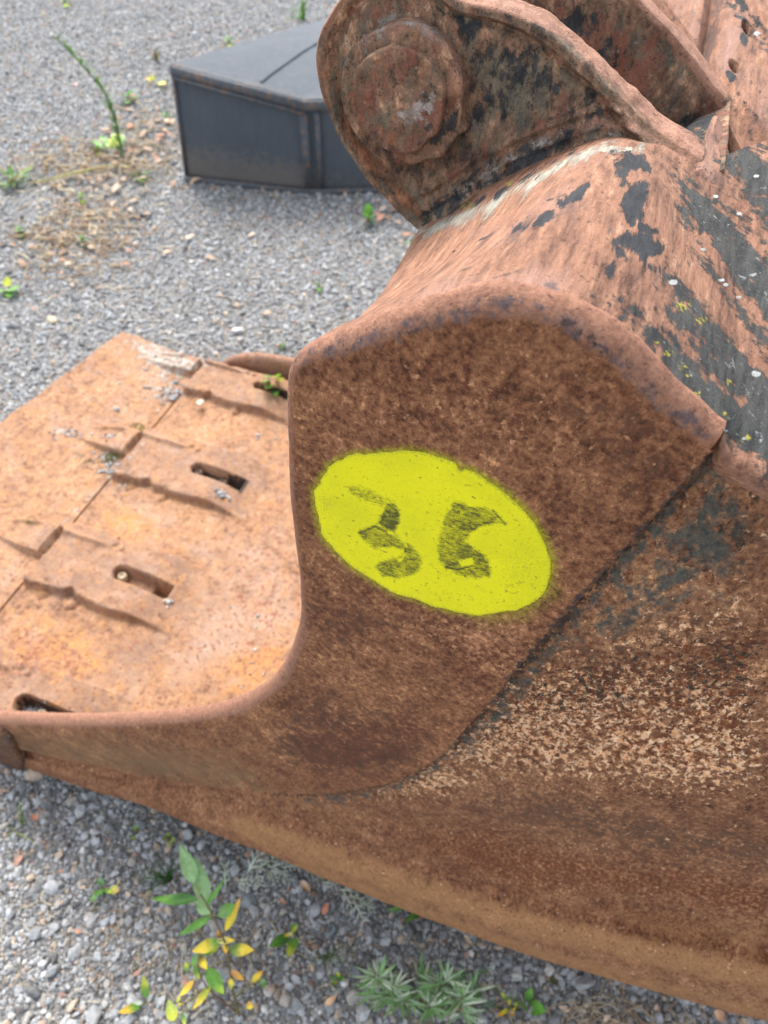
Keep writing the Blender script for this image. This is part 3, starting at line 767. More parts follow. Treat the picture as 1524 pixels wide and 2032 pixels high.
tge /= np.linalg.norm(tge, axis=1, keepdims=True)
QE = -tge[:, 1:2] * EV + tge[:, 0:1] * np.array([0, 0, 1.])
Eu = Eu + QE * jag[:, None]
rows = []
bpl = proj(resample(onw(ear_b[:, 0], ear_b[:, 1], wE), 60))
for k in np.linspace(0, 1, 150)[::-1]:
    P = Eu * (1 - k) + Eb * k
    db = line_dist(proj(P), bpl)
    du_ = line_dist(proj(P), proj(Eu[::6]))
    fil = .016 * np.clip(1 - db / 70, 0, 1) ** 1.6 + .004 * np.exp(-((db - 60) / 10) ** 2) + .003 * np.exp(-((db - 30) / 7) ** 2)
    # ragged rolled lip along the edge
    roll = .0045 * np.exp(-((du_ - 4) / 9) ** 2) * (1 + 1.2 * vnoise(P, 60))
    roll += -.004 * np.exp(-((du_ - 24) / 8) ** 2) * (P @ EV < -.0) 
    P = P - NV * (fil * (0.25 + .75 * np.clip(te * 8, 0, 1)) * np.clip((1 - te) * 8, .2, 1) + roll - dent(P, .9) * .8 + .0016 * fbm(P, 90, 2))[:, None]
    rows.append(P)
th_ = .026
for ph in (25, 50, 75, 90):
    rows.append(Eu + QE * .004 * math.sin(R(ph)) + NV * (.004 * (1 - math.cos(R(ph))) - .004))
for w_ in np.linspace(.004, th_, 12):
    n_ = .0030 * vnoise(Eu + NV * w_, 55) + .0018 * vnoise(Eu + NV * w_, 150)
    rows.append(Eu + QE * (.004 + n_)[:, None] + NV * w_)
for ph in (45, 90):
    rows.append(Eu + QE * .004 * math.cos(R(ph)) + NV * (th_ + .004 * math.sin(R(ph))))
for k in (.3, .6, 1):
    rows.append((Eu * (1 - k) + Eb * k) + NV * (th_ + .004))
P = np.stack(rows); X = proj(P); ones = np.ones(X.shape[:2])
at = dict(
    ora=mx(region(X, [(645,60),(700,150),(700,260),(760,330),(850,420),(800,420),(700,310),(640,180)], 26, .62), .16 * ones, region(X, [(760,340),(830,360),(860,420),(800,400)], 30, .45)),
    red=mx(stroke(X, [(930,300),(1020,270),(1100,240),(1220,190)], 14, 16, .50), stroke(X, [(870,410),(980,350),(1100,290),(1200,225)], 11, 12, .58), region(X, [(660,0),(900,-20),(880,40),(700,60)], 30, .45), .26 * ones),
    grn=mx(region(X, [(880,60),(1100,90),(1200,170),(1100,240),(950,320),(850,340),(900,200)], 60, .62), .36 * ones),
    gry=mx(stroke(X, [(900,400),(960,350),(1040,300),(1120,265)], 12, 14, .58), stroke(X, [(720,90),(780,45),(850,60),(890,100)], 18, 14, .62), .08 * ones, stroke(X, [(1210,265),(1290,290),(1340,320)], 6, 6, .55)),
    blk=mx(region(X, [(880,20),(1010,60),(1130,110),(1210,190),(1150,230),(1010,240),(930,270),(900,160)], 60, .42), stroke(X, [(850,425),(920,385),(1000,345),(1100,290),(1190,225)], 16, 14, .70),
           stroke(X, [(880,395),(960,330),(1060,285)], 8, 10, .52), region(X, [(900,30),(970,40),(960,100),(910,90)], 15, .62), region(X, [(870,240),(905,190),(930,250),(880,300)], 18, .5), stroke(X, [(1190,228),(1240,250),(1310,300),(1385,335)], 6, 8, .5)),
    pnk=mx(stroke(X, [(880,-30),(980,0),(1060,20),(1140,60),(1200,120),(1270,190),(1330,255),(1390,320)], 24, 12, .85), stroke(X, [(645,60),(665,20),(700,-20)], 14, 8, .6), stroke(X, [(1090,270),(1180,240),(1260,250),(1320,290)], 14, 12, .55)),
    lic=mx(blob(X, (1014,364), 9, 6, .6), blob(X, (930,410), 9, 6, .6)))
ear = grid('hinge_ear', P, M['ear'], bucket, at)
ear['label'] = 'near hinge ear with flaking paint and a worn pin boss'

def slab(name, outline, w0, thick, mat, parent, attrs, bev=.002, tilt=(0, 0), n=260, nr=60, rough_=.0006):
    cl = np.vstack([outline, outline[:1]]).astype(float)
    ob = resample(cl, np.linspace(0, 1, n, endpoint=False))
    c = ob.mean(0)
    rows = []
    for q in np.linspace(.001, 1, nr):
        u = c + (ob - c) * q
        P = onw(u[:, 0], u[:, 1], w0)
        e = np.clip((1 - q) / .05, 0, 1)
        off = thick - bev * (1 - math.sqrt(1 - (1 - e) ** 2))
        rows.append(P - NV * (off + rough_ * fbm(P, 90, 3) * 2 + .0012 * vnoise(P, 30))[:, None])
    P = onw(ob[:, 0], ob[:, 1], w0)
    for o_ in (thick - bev - .001, thick * .5, -.004):
        rows.append(P - NV * o_)
    P = np.stack(rows)
    return grid(name, P, mat, parent, attrs(proj(P)), closed=True)
zb = lambda pts: np.array(pts, float) / 3.81 + np.array([620, 0])
collar = zb([(690,130),(560,175),(430,250),(330,330),(270,440),(245,600),(250,760),(300,900),(370,1010),(450,1100),(560,1175),(680,1215),(800,1215),(900,1175),(1000,1160),(1060,1090),(1120,1000),(1180,960),(1150,880),(1150,760),(1160,640),(1140,500),(1090,380),(1000,270),(880,180),(780,135)])
def at_collar(X):
    o1 = np.ones(X.shape[:2])
    return dict(gry=mx(stroke(X, zb([(420,330),(560,210),(700,180),(850,220),(980,310)]), 16, 14, .56), stroke(X, zb([(350,340),(420,400)]), 6, 6, .5)),
                pnk=mx(stroke(X, zb([(420,330),(620,220),(850,230),(1020,350),(1090,520),(1100,660)]), 22, 16, .55), stroke(X, zb([(600,1180),(800,1190),(960,1140),(1080,1010)]), 7, 6, .4)),
                ora=mx(stroke(X, zb([(300,600),(310,800),(420,1000)]), 12, 14, .52), .15 * o1), blk=mx(stroke(X, zb([(1060,420),(1130,600),(1120,800),(1060,950)]), 12, 14, .5), region(X, zb([(850,990),(1030,780),(1130,900),(1000,1080),(880,1100)]), 12, .42)),
                red=.33 * o1, grn=.3 * o1, lic=0 * o1)
b1 = slab('boss_collar', collar, wE - .002, .009, M['ear'], ear, at_collar, .0025)
disc = zb([(640,300),(540,335),(450,390),(390,470),(362,560),(358,680),(372,790),(420,900),(480,980),(560,1060),(650,1100),(740,1112),(820,1100),(880,1060),(930,1000),(985,960),(1005,880),(1025,800),(1030,700),(1030,600),(1000,500),(940,420),(860,360),(760,310)])
def at_disc(X):
    o1 = np.ones(X.shape[:2])
    return dict(gry=mx(region(X, zb([(650,850),(760,720),(920,690),(940,800),(930,900),(880,960),(720,950),(650,900)]), 14, .60), region(X, zb([(700,480),(820,480),(800,540),(700,540)]), 8, .5)),
                pnk=mx(stroke(X, zb([(480,360),(640,300),(800,330),(940,430)]), 5, 6, .7), .12 * o1),
                ora=mx(stroke(X, zb([(400,760),(430,860),(520,1000),(640,1070)]), 16, 14, .66), region(X, zb([(380,500),(560,360),(560,500),(420,700)]), 20, .55), .22 * o1),
                blk=mx(region(X, zb([(560,700),(640,680),(700,860),(640,1000)]), 16, .44), region(X, zb([(830,960),(900,900),(920,960),(860,1030)]), 8, .5)), red=.42 * o1, grn=.36 * o1, lic=0 * o1)
b2 = slab('pin_end', disc, wE - .005, .014, M['ear'], ear, at_disc, .0022)
b2['label'] = 'round flaking pin end in the ear'

# --- second hinge ear behind the first
w2 = .43
e2 = np.array([(860,60),(900,-80),(1100,-90),(1200,-60),(1245,-8),(1290,38),(1340,90),(1380,135),(1412,180),(1432,204)], float)
e2b = np.array([(900,420),(1000,400),(1100,380),(1150,370),(1200,360),(1250,350),(1300,340),(1350,310),(1400,262),(1440,215)], float)
t3 = np.linspace(0, 1, 200)
pe = np.r_[0, np.cumsum(np.linalg.norm(np.diff(e2, axis=0), axis=1))]; pe /= pe[-1]
E2u = resample(onw(e2[:, 0], e2[:, 1], w2), t3, pe); E2b = resample(onw(e2b[:, 0], e2b[:, 1], w2), t3, pe)
es = np.stack([E2u @ EV, E2u[:, 2]], -1); tg2 = np.gradient(es, axis=0); tg2 /= np.linalg.norm(tg2, axis=1, keepdims=True)
Q2 = -tg2[:, 1:2] * EV + tg2[:, 0:1] * np.array([0, 0, 1.])
rows = []
for k in np.linspace(0, 1, 120)[::-1]:
    P = E2u * (1 - k) + E2b * k
    rows.append(P - NV * (.0020 * fbm(P, 50, 3) + .004 * vnoise(P, 12))[:, None])
for w_ in np.linspace(0, .024, 8):
    rows.append(E2u + Q2 * (.003 + .0016 * vnoise(E2u + NV * w_, 60))[:, None] + NV * (w_ + .002))
rows.append(E2u - Q2 * .006 + NV * .03); rows.append(E2b + NV * .03)
P = np.stack(rows); X = proj(P); ones = np.ones(X.shape[:2])
at = dict(red=mx(region(X, [(1050,-40),(1250,30),(1400,190),(1350,230),(1200,200),(1100,60)], 40, .64), .4 * ones), blk=mx(region(X, [(950,-40),(1150,-20),(1250,100),(1280,180),(1200,160),(1000,40)], 40, .47), region(X, [(1300,290),(1350,230),(1420,220),(1380,290),(1330,330)], 12, .55)),
          pnk=stroke(X, [(1250,-30),(1300,20),(1350,75),(1400,140),(1440,200)], 22, 8, .85), ora=.12 * ones, gry=.10 * ones, grn=.33 * ones, lic=0 * ones)
ear2 = grid('hinge_ear', P, M['ear'], bucket, at)
ear2['label'] = 'second hinge ear, partly hidden behind the near one'

# plate between the ears, the gusset, and the upper plate with two holes
def patch(name, A_, B_, hfun, mat, parent, attrs, n=140, m=140, thick=.02):
    A_ = resample(A_, n); B_ = resample(B_, n)
    P = np.stack([A_ * (1 - k) + B_ * k for k in np.linspace(0, 1, m)])
    P[..., 2] += hfun(proj(P), P)
    low = P.copy(); low[..., 2] -= thick
    rim = np.concatenate([low[:1], P, low[-1:]], 0)
    rim = np.concatenate([np.concatenate([low[:1, :1], low[:, :1], low[-1:, :1]], 0), rim, np.concatenate([low[:1, -1:], low[:, -1:], low[-1:, -1:]], 0)], 1)
    return grid(name, rim, mat, parent, attrs(proj(rim)))
Pa = np.stack([onw(u, v, w) for u, v, w in ((1000,430,.29),(1200,330,.29),(1340,330,.28),(1390,345,.27),(1440,330,.27))])
Pb = np.stack([onw(u, v, w) for u, v, w in ((1100,300,.43),(1200,300,.43),(1320,285,.43),(1390,225,.435),(1450,200,.44))])
def at_b(X):
    o1 = np.ones(X.shape[:2])
    return dict(blk=region(X, [(1300,300),(1360,225),(1425,220),(1400,290),(1360,340)], 14, .72), red=.4 * o1, grn=.4 * o1, gry=region(X, [(1370,230),(1420,225),(1390,290)], 10, .38), ora=0 * o1, pnk=0 * o1, lic=0 * o1)
patch('cross_plate', Pa, Pb, lambda X, P: .004 * vnoise(P, 40), M['ear'], bucket, at_b, 90, 90)

from mathutils.bvhtree import BVHTree
_bo = np.array(bucket.location)
def bvh_of(o): 
    V_ = np.array([v.co[:] for v in o.data.vertices]); W_ = V_[:, :1] * EV + V_[:, 1:2] * NV + ORG * np.array([1, 1, 0]) + V_[:, 2:] * np.array([0, 0, 1.])
    return BVHTree.FromPolygons([Vector(x) for x in W_], [tuple(p.vertices) for p in o.data.polygons])
_bt = bvh_of(top)
def on_shell(u, v, w):
    h_ = _bt.ray_cast(Vector(C0), Vector(ray(float(u), float(v))))
    return np.array(h_[0]) if h_[0] is not None else onw(u, v, w)
gv = [on_shell(*p) for p in ((1378,336,.264),(1398,358,.257),(1436,372,.272),(1452,330,.30),(1448,300,.33),(1428,236,.37))]
ring = resample(np.vstack([gv, gv[:1]]), 96)
crest_ = resample(np.stack([on_shell(1390, 345, .266) + UPZ * .004, onw(1406, 296, .30), onw(1424, 232, .36)]), 40)
rows = []
ci = np.argmin(np.linalg.norm(ring[:, None] - crest_[None], axis=2), axis=1)
for k in np.linspace(0, 1, 30):
    P = ring * (1 - k) + crest_[ci] * k
    P = P + np.array([0, 0, 1.]) * (.0012 * vnoise(P, 80) - (.006 if k == 0 else .0005))[:, None]
    rows.append(P)
P = np.stack(rows); X = proj(P); o1 = np.ones(X.shape[:2])
gus = grid('gusset', P, M['top'], bucket, dict(blk=region(X, [(1440,235),(1480,270),(1480,310),(1450,300)], 8, .6), grn=.15 * o1, pur=.1 * o1, grs=.05 * o1, gry=.1 * o1, wht=blob(X, (1394, 297), 5, 4, .8), lic=0 * o1, pale=.5 * o1, dk=.3 * o1), closed=True)

# upper plate
ua = np.stack([onz(u, v, z) for u, v, z in ((1262,-60,1.30),(1318,0,1.295),(1372,70,1.288),(1414,140,1.282),(1438,225,1.275),(1500,350,1.262),(1660,560,1.25))])
ub = np.stack([onz(u, v, z) for u, v, z in ((1500,-160,1.29),(1560,-130,1.285),(1650,-60,1.28),(1750,0,1.275),(1850,60,1.27),(1950,180,1.265),(2000,400,1.26))])
holes = [((1477,77),(9,17),-28), ((1450,152),(8,14),-32)]
def up_h(X, P):
    h = .003 * vnoise(P, 14) + .001 * vnoise(P, 60)
    # a shallow valley between two plates and a raised rounded plate to the right of it
    h = h - .018 * stroke(X, [(1422,-40),(1412,40),(1398,120),(1388,150)], 8, 12)
    h = h + .008 * region(X, [(1436,22),(1470,40),(1524,110),(1700,260),(1700,520),(1524,300),(1450,210),(1400,150),(1412,90)], 9)
    h = h + .010 * region(X, [(1440,-30),(1560,-60),(1700,150),(1524,80)], 8)
    for c, r_, a_ in holes:
        q = X - np.array(c); ca, sa = math.cos(R(a_)), math.sin(R(a_))
        d = np.hypot((q[..., 0] * ca + q[..., 1] * sa) / r_[0], (-q[..., 0] * sa + q[..., 1] * ca) / r_[1])
        h = h - .028 * np.clip((1.08 - d) / .2, 0, 1)
    return h
def at_up(X):
    o1 = np.ones(X.shape[:2])
    hl = 0
    for c, r_, a_ in holes: hl = np.maximum(hl, blob(X, c, r_[0] * .95, r_[1] * .95, .85, a_))
    return dict(grs=.1 * o1, pur=.15 * o1, blk=mx(hl, stroke(X, [(1460,-10),(1524,70)], 12, 9, .62), stroke(X, [(1290,-30),(1345,45),(1390,120)], 4, 6, .45), stroke(X, [(1462,180),(1524,270)], 10, 14, .5), stroke(X, [(1500,170),(1540,230)], 8, 14, .48)),
                grn=mx(stroke(X, [(1445,5),(1524,100)], 12, 10, .5), region(X, [(1455,215),(1524,300),(1700,480),(1524,330)], 14, .55)),
                gry=mx(stroke(X, [(1385,130),(1400,160)], 5, 6, .5), .1 * o1), wht=mx(blob(X, (1503,66), 7, 5, .8), blob(X, (1389,125), 6, 8, .7)), lic=0 * o1,
                pale=mx(region(X, [(1400,140),(1440,40),(1480,60),(1450,160)], 20, .7), .3 * o1), dk=mx(stroke(X, [(1425,-10),(1412,60),(1396,130)], 14, 8, .66), .25 * o1))
upper = patch('upper_plate', ua, ub, up_h, M['top'], bucket, at_up, 260, 260)
upper['label'] = 'upper plate with two small oval holes'

# ------------------------------------------------------------------ bucket floor, lip and tooth adapters
WK = [.087, .438, .795, 1.15]
SC = -1.15
def hz(s, w):
    s, w = np.broadcast_arrays(s, w)
    P3 = np.stack([s, w, 0 * s], -1)
    z = .088 + .85 * np.maximum(0, s + .55) ** 2 - .012 * smooth01((s + .95) / .3) + .004 * vnoise(P3, 5) + .0015 * vnoise(P3, 25)
    z = z + .0010 * fbm(P3, 70, 2) + .0016 * smooth01((s + .6) / .2) * fbm(P3, 60, 2)
    rt = s > SC
    for i, wk in enumerate(WK):
        hw = .098
        d = hw - np.abs(w - wk - .004 * np.sin(s * 30 + i))
        notch = .012 * np.exp(-((s + 1.0 + .02 * i) / .012) ** 2)
        a = smooth01((d - notch) / .009) * (1 - smooth01((s + .90) / .17)) * smooth01((s - SC) / .01)
        z = z + np.where(rt, .024 * a, 0)
        # ridge running back beside the strap
        z = z + np.where(rt, .009 * np.exp(-((w - wk - .055) / .007) ** 2) * smooth01((-1.0 - s) / .03), 0)
        lo, hi = wk - .022, wk + .075
        taper = smooth01((s + 1.36) / .17)
        lo = lo + .02 * (1 - taper); hi = hi - .02 * (1 - taper)
        b = smooth01((w - lo) / .006) * smooth01((hi - w) / .006) * taper
        c = smooth01((w - lo - .018) / .008) * smooth01((hi - .012 - w) / .008) * (1 - smooth01((s + 1.22) / .03))
        z = z + np.where(~rt, .022 * b - .009 * c * taper, 0)
        # slot for the wear-cap bolt
        cs = np.clip(s, -.94, -.70)
        dslot = np.where(s < -.94, np.hypot(s + .94, w - wk), np.abs(w - wk))
        sl_ = smooth01((.0195 - dslot) / .004) * (s < -.812)
        z = z - .036 * sl_ * (s > -.965)
        z = z - .030 * sl_ * smooth01((s + .862) / .006)
        # weld lumps
        for (ls, lw, lr, lh) in ((-1.03 + .02 * i, wk - .105, .010, .010), (-1.09, wk - .1, .012, .007), (-1.0, wk + .07, .008, .006), (-.975, wk + .06, .006, .006)):
            dd_ = np.hypot(s - ls, w - lw)
            z = z + .6 * lh * np.exp(-(dd_ / lr) ** 2) - lh * .6 * np.exp(-((dd_ - lr * 1.6) / (lr * .4)) ** 2) * (s > ls)
    gw = .0035 + .010 * sum(np.exp(-((w - wk - .02) / .05) ** 4) for wk in WK)
    gap = smooth01((gw - np.abs(s - SC)) / .003)
    return z - .028 * gap
def s_edge(w): return -1.48 - (1.25 - w) * .17 - .0025 * np.sin(w * 40)
nw = 380
ww = np.linspace(.034, 1.245, nw)
colL = np.linspace(0, 1, 130); colR = np.linspace(0, 1, 330)[1:]
S = np.concatenate([s_edge(ww)[:, None] * (1 - colL) + (SC) * colL, SC * (1 - colR ** 1.0) + (-.02) * colR + 0 * ww[:, None]], 1)
Wg = np.repeat(ww[:, None], S.shape[1], 1)
Zg = hz(S, Wg)
Wg = Wg - np.clip(1.0 * (S + 1.48), 0, .37) * .13 * (Wg > 1.15) * (Wg - 1.15) / .1
P = from_swz(S, Wg, Zg); X = proj(P)
ones = np.ones(X.shape[:2])
adm = 0
for wk in WK: adm = np.maximum(adm, smooth01((.115 - np.abs(Wg - wk)) / .03) * smooth01((S - SC) / .02) * (1 - smooth01((S + .82) / .14)))
for wk in WK: adm = np.maximum(adm, .8 * smooth01((.055 - np.abs(Wg - wk - .026)) / .02) * (S < SC) * smooth01((S + 1.30) / .08))
fat = dict(
    dk=mx(adm * .49, region(X, [(190,1290),(280,1250),(330,1200),(360,1230),(330,1300),(260,1360),(200,1350)], 40, .66), region(X, [(430,960),(500,980),(490,1030),(420,1010)], 20, .5), region(X, [(280,1200),(370,1190),(380,1250),(320,1260)], 24, .6),
          region(X, [(440,740),(560,760),(560,800),(470,810)], 20, .5), stroke(X, [(60,1150),(160,1195),(280,1220)], 6, 12, .5), .16 * ones, region(X, [(0,1340),(200,1350),(330,1400),(0,1440)], 30, .5)),
    ora=mx(region(X, [(0,1180),(180,1230),(260,1330),(150,1370),(0,1320)], 40, .55), region(X, [(300,820),(440,880),(400,930),(280,870)], 40, .52), region(X, [(420,1280),(580,1250),(590,1330),(500,1400),(400,1400)], 30, .55), region(X, [(180,980),(330,1010),(350,1100),(200,1090)], 30, .5), .3 * ones),
    pale=mx(region(X, [(400,1080),(560,1000),(590,1200),(560,1300),(400,1380),(300,1390),(340,1250)], 80, .56), region(X, [(560,850),(580,1000),(480,1050)], 40, .4), .25 * ones),
    gry=mx(region(X, [(235,655),(330,672),(440,722),(380,760),(330,800),(270,800),(300,750),(230,690)], 24, .42), region(X, [(260,668),(330,680),(420,725),(400,735),(330,760),(310,740),(250,690)], 14, .60), region(X, [(330,750),(370,740),(340,790),(310,800)], 12, .56), region(X, [(110,845),(160,850),(160,865),(110,862)], 8, .5), stroke(X, [(285,880),(230,935),(105,1058)], 3, 4, .5)),
    red=mx(.27 * ones, region(X, [(0,1200),(160,1260),(200,1360),(0,1360)], 40, .46), region(X, [(450,1000),(600,900),(600,1350),(400,1400)], 60, .36)),
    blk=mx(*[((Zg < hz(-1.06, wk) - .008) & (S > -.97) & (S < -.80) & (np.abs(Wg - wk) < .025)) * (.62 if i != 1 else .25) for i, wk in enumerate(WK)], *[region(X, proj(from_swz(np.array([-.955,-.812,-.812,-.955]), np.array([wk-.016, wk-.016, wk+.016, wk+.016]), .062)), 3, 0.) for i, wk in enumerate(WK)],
           region(X, proj(from_swz(np.array([-.862,-.812,-.812,-.862]), np.array([.42,.42,.455,.455]), .05)), 3, .0), 
           stroke(X, proj(from_swz(np.full(30, SC), np.linspace(.02, 1.22, 30), .065)), 1.5, 2, .6)))
fidx = np.arange(S.size).reshape(S.shape)
Fall = grid_faces(*S.shape)
fs = .25 * (S[:-1, :-1] + S[1:, :-1] + S[:-1, 1:] + S[1:, 1:]).ravel(); fw = .25 * (Wg[:-1, :-1] + Wg[1:, :-1] + Wg[:-1, 1:] + Wg[1:, 1:]).ravel()
cls = np.where(fs < SC, 0, 1)
for i, wk in enumerate(WK):
    cls[(fs > SC + .012) & (fs < -.78) & (np.abs(fw - wk) < .11)] = 10 + i
    cls[(fs < SC - .004) & (fs > -1.34) & (fw > wk - .03) & (fw < wk + .083)] = 20 + i
Vl = to_local(P.reshape(-1, 3))
def sub(name, sel, parent, label=None):
    Fs = Fall[sel]; used, inv = np.unique(Fs, return_inverse=True)
    me = raw_mesh(name, Vl[used], inv.reshape(Fs.shape), {k: np.asarray(a).reshape(-1)[used] for k, a in fat.items()})
    o = link_mesh(name, me, M['floor'], parent)
    if label: o['label'] = label
    return o
floor = sub('floor_plate', cls == 1, bucket, 'orange rusted floor curving up inside the bucket')
lip = sub('lip_plate', cls == 0, bucket, 'flat orange cutting lip plate')
adp = []
for i in range(4):
    if (cls == 10 + i).any(): adp.append(sub('tooth_adapter', cls == 10 + i, bucket))
    if (cls == 20 + i).any(): sub('adapter_strap', cls == 20 + i, bucket)
# lip edge thickness and underside
e0 = P[:, 0]; rows = [e0, e0 - EV * .004 + np.array([0, 0, -.004]), e0 - EV * .004 + np.array([0, 0, -.03]), e0 + EV * .05 + np.array([0, 0, -.075]), e0 + EV * .5 + np.array([0, 0, -.09])]
ep = np.stack(rows); Xe = proj(ep); oe = np.ones(Xe.shape[:2])
grid('lip_edge', ep, M['floor'], lip, dict(dk=.4 * oe, ora=.3 * oe, pale=.1 * oe, gry=0 * oe, red=.4 * oe, blk=0 * oe))
e1 = P[-1]; ep = np.stack([e1, e1 + NV * .004 - np.array([0, 0, .004]), e1 + NV * .004 - np.array([0, 0, .03]), e1 * np.array([1, 1, 0]) + NV * .0]); oe = np.ones(ep.shape[:2])
grid('lip_end', ep, M['floor'], lip, dict(dk=.4 * oe, ora=.3 * oe, pale=.1 * oe, gry=0 * oe, red=.4 * oe, blk=0 * oe))

# bolts in the slots
def bolt(parent, s, w, z, r=.012, col='bolt'):
    mb = MB()
    th = np.linspace(0, 2 * np.pi, 16, endpoint=False)
    ring = lambda rr, zz: to_local(from_swz(s + rr * np.cos(th), w + rr * np.sin(th), zz + 0 * th))
    prof = [(.02, -.02), (1, -.02), (1, 0), (.82, .005), (.45, .006), (.40, .003), (.01, .003)]
    V = np.stack([ring(r * a, z + b) for a, b in prof])
    me = raw_mesh('bolt', V.reshape(-1, 3), grid_faces(len(prof), 16, True)[:, ::-1])
    o = link_mesh('bolt', me, M[col], parent, smooth=True)
    return o
if len(adp) >= 3:
    bolt(adp[0], -.905, .087, .085, .011); bolt(adp[1], -.940, .438, .094, .012); bolt(adp[2], -.942, .795, .092, .012, 'hull')
    bolt(adp[2], -.872, .795, .080, .013, 'hull')

# far side plate, only its low rolled edge shows
fu = np.array([(428,728),(452,712),(500,704),(552,710),(610,722),(720,740),(900,760)], float)
Fu = resample(onw(fu[:, 0], fu[:, 1], 1.235), 120)
rows = []
for dw, dz in ((-.012,-.09),(-.010,-.05),(-.012,-.018),(-.006,-.004),(.004,0),(.016,-.003),(.024,-.014),(.026,-.03),(.02,-.08),(0,-.12)):
    q_ = Fu + NV * dw; q_[:, 2] = np.maximum(q_[:, 2] + dz, 0.0); rows.append(q_ + NV * (.003 * vnoise(q_, 18))[:, None])
Pf = np.stack(rows); X = proj(Pf); oe = np.ones(X.shape[:2])
far = grid('far_side_plate', Pf, M['floor'], bucket, dict(dk=.55 * oe, ora=.1 * oe, pale=.3 * oe, gry=0 * oe, red=.4 * oe, blk=0 * oe), flip=True)

# hull closing the bucket behind and below (real thickness, out of this view)
hull = MB()
def quadstrip(a, b, n=24): return np.stack([np.asarray(a) * (1 - k) + np.asarray(b) * k for k in np.linspace(0, 1, n)])
s_r = .62
bk0 = from_swz(np.full(12, s_r), np.linspace(.05, 1.2, 12), 1.20); bk1 = from_swz(np.full(12, s_r + .08), np.linspace(.05, 1.2, 12), .7); bk2 = from_swz(np.full(12, s_r - .35), np.linspace(.3, 1.2, 12), 0.02)
bks = resample(np.stack([bk0, bk1, bk2]).reshape(3, -1), 20).reshape(20, 12, 3)
hull.add(to_local(bks.reshape(-1, 3)), grid_faces(20, 12))
bt = np.stack([from_swz(np.linspace(-1.3, s_r - .35, 20), np.full(20, w_), .015 + .03 * 0) for w_ in np.linspace(.3, 1.2, 6)])
hull.add(to_local(bt.reshape(-1, 3)), grid_faces(6, 20))
tp = np.stack([from_swz(np.linspace(.25, s_r, 12), np.full(12, w_), np.linspace(1.235, 1.2, 12)) for w_ in np.linspace(.03, 1.2, 12)])
hull.add(to_local(tp.reshape(-1, 3)), grid_faces(12, 12))
tp = np.stack([from_swz(np.linspace(.02, .3, 8), np.full(8, w_), 1.215) for w_ in np.linspace(.45, 1.2, 8)])
hull.add(to_local(tp.reshape(-1, 3)), grid_faces(8, 8))
ho = hull.build('back_shell', M['hull'], None); ho.parent = bucket

# lug on the rim at the far left of the side plate
lg = np.array([(-60,1440),(-10,1436),(24,1452),(34,1470),(46,1492),(52,1515),(44,1528),(20,1516),(-60,1490)], float)
def at_lug(X):
    o1 = np.ones(X.shape[:2]); return dict(dk=.55 * o1, tan=.12 * o1, red=.3 * o1, blk=.45 * o1, ora=.1 * o1, blu=.35 * o1)
lug = slab('rim_lug', lg, .002, .014, M['side'], bucket, at_lug, .006, n=90, nr=24)

# ------------------------------------------------------------------ dark steel box behind
def W2(u, v, z): return onz(float(u), float(v), float(z))
A0 = W2(370, 355, 0.0); A1 = W2(615, 381, 0.0); B1 = W2(800, 376, 0.0)
def above(p, u, v):
    d = ray(float(u), float(v)); t = p[1] / d[1]; q_ = C0 + d * t
    return np.array([p[0], p[1], q_[2]])
A0t, A1t, B1t = above(A0, 338, 127), above(A1, 616, 198), above(B1, 800, 192)
A0t[0] = (C0 + ray(338., 127.) * (A0[1] / ray(338., 127.)[1]))[0]
Bk = np.array([.35, 4.35, 0]); Bkl = onz(648., 36., .36)
Cr = onz(790., 28., .40)
boxo = thing('steel_box', 'dark blue-grey welded steel box with sloping top behind the bucket ear', 'steel box', tuple((A0 + B1) / 2 * np.array([1, 1, 0]) + np.array([0, .5, 0])))
def bpatch(name, a, b, c, d, n=60, m=60, dustf=None, rstf=None, warp=.004):
    k = np.linspace(0, 1, m)[:, None, None]; l = np.linspace(0, 1, n)[None, :, None]
    P = (a * (1 - l) + b * l) * (1 - k) + (d * (1 - l) + c * l) * k
    nn = np.cross(b - a, d - a); nn = nn / np.linalg.norm(nn)
    P = P + nn * (warp * vnoise(P, 5) + warp * .4 * vnoise(P, 18))[..., None]
    K, L = np.meshgrid(np.linspace(0, 1, m), np.linspace(0, 1, n), indexing='ij')
    V = P.reshape(-1, 3) - np.array(boxo.location)
    me = raw_mesh(name, V, grid_faces(m, n), dict(dust=(dustf(K, L) if dustf else 0 * K).ravel(), rst=(rstf(K, L) if rstf else 0 * K).ravel()))
    return link_mesh(name, me, M['box'], boxo)
UPV = np.array([0, 0, 1.])
lowd = lambda K, L: .85 * np.clip(1 - K * 2.2, 0, 1) + .15
bpatch('front_panel', A0, A1, A1t, A0t, dustf=lowd, rstf=lambda K, L: .42 * np.exp(-L / .012) + .4 * np.exp(-K / .02) + .15)['label'] = 'dusty left front panel'
bpatch('side_panel', A1 + np.array([.004, 0, 0]), B1, B1t, A1t + np.array([.004, 0, 0]), dustf=lambda K, L: .4 * np.clip(1 - K * 2.4, 0, 1) + .12, rstf=lambda K, L: .3 * np.exp(-K / .02) + .1)
tf = lambda K, L: .28 + .2 * np.exp(-((K - .0) / .04) ** 2)
Mid = onz(522., 158., .385); CrT = onz(640., 84., .40)
topA = bpatch('top_panel', A0t, A1t, Cr, Bkl, 70, 70, tf, lambda K, L: .48 * np.exp(-K / .02) + .35 * np.exp(-(1 - K) / .02) + .25 * np.exp(-L / .02), .006)
topA['label'] = 'lighter sloping top panel with a diagonal weld'
bpatch('top_panel', A1t, B1t, B1t + np.array([.1, .9, 0]), Cr, 40, 40, tf, lambda K, L: .4 * np.exp(-K / .03), .006)
back0 = Bkl * np.array([1, 1, 0]); 
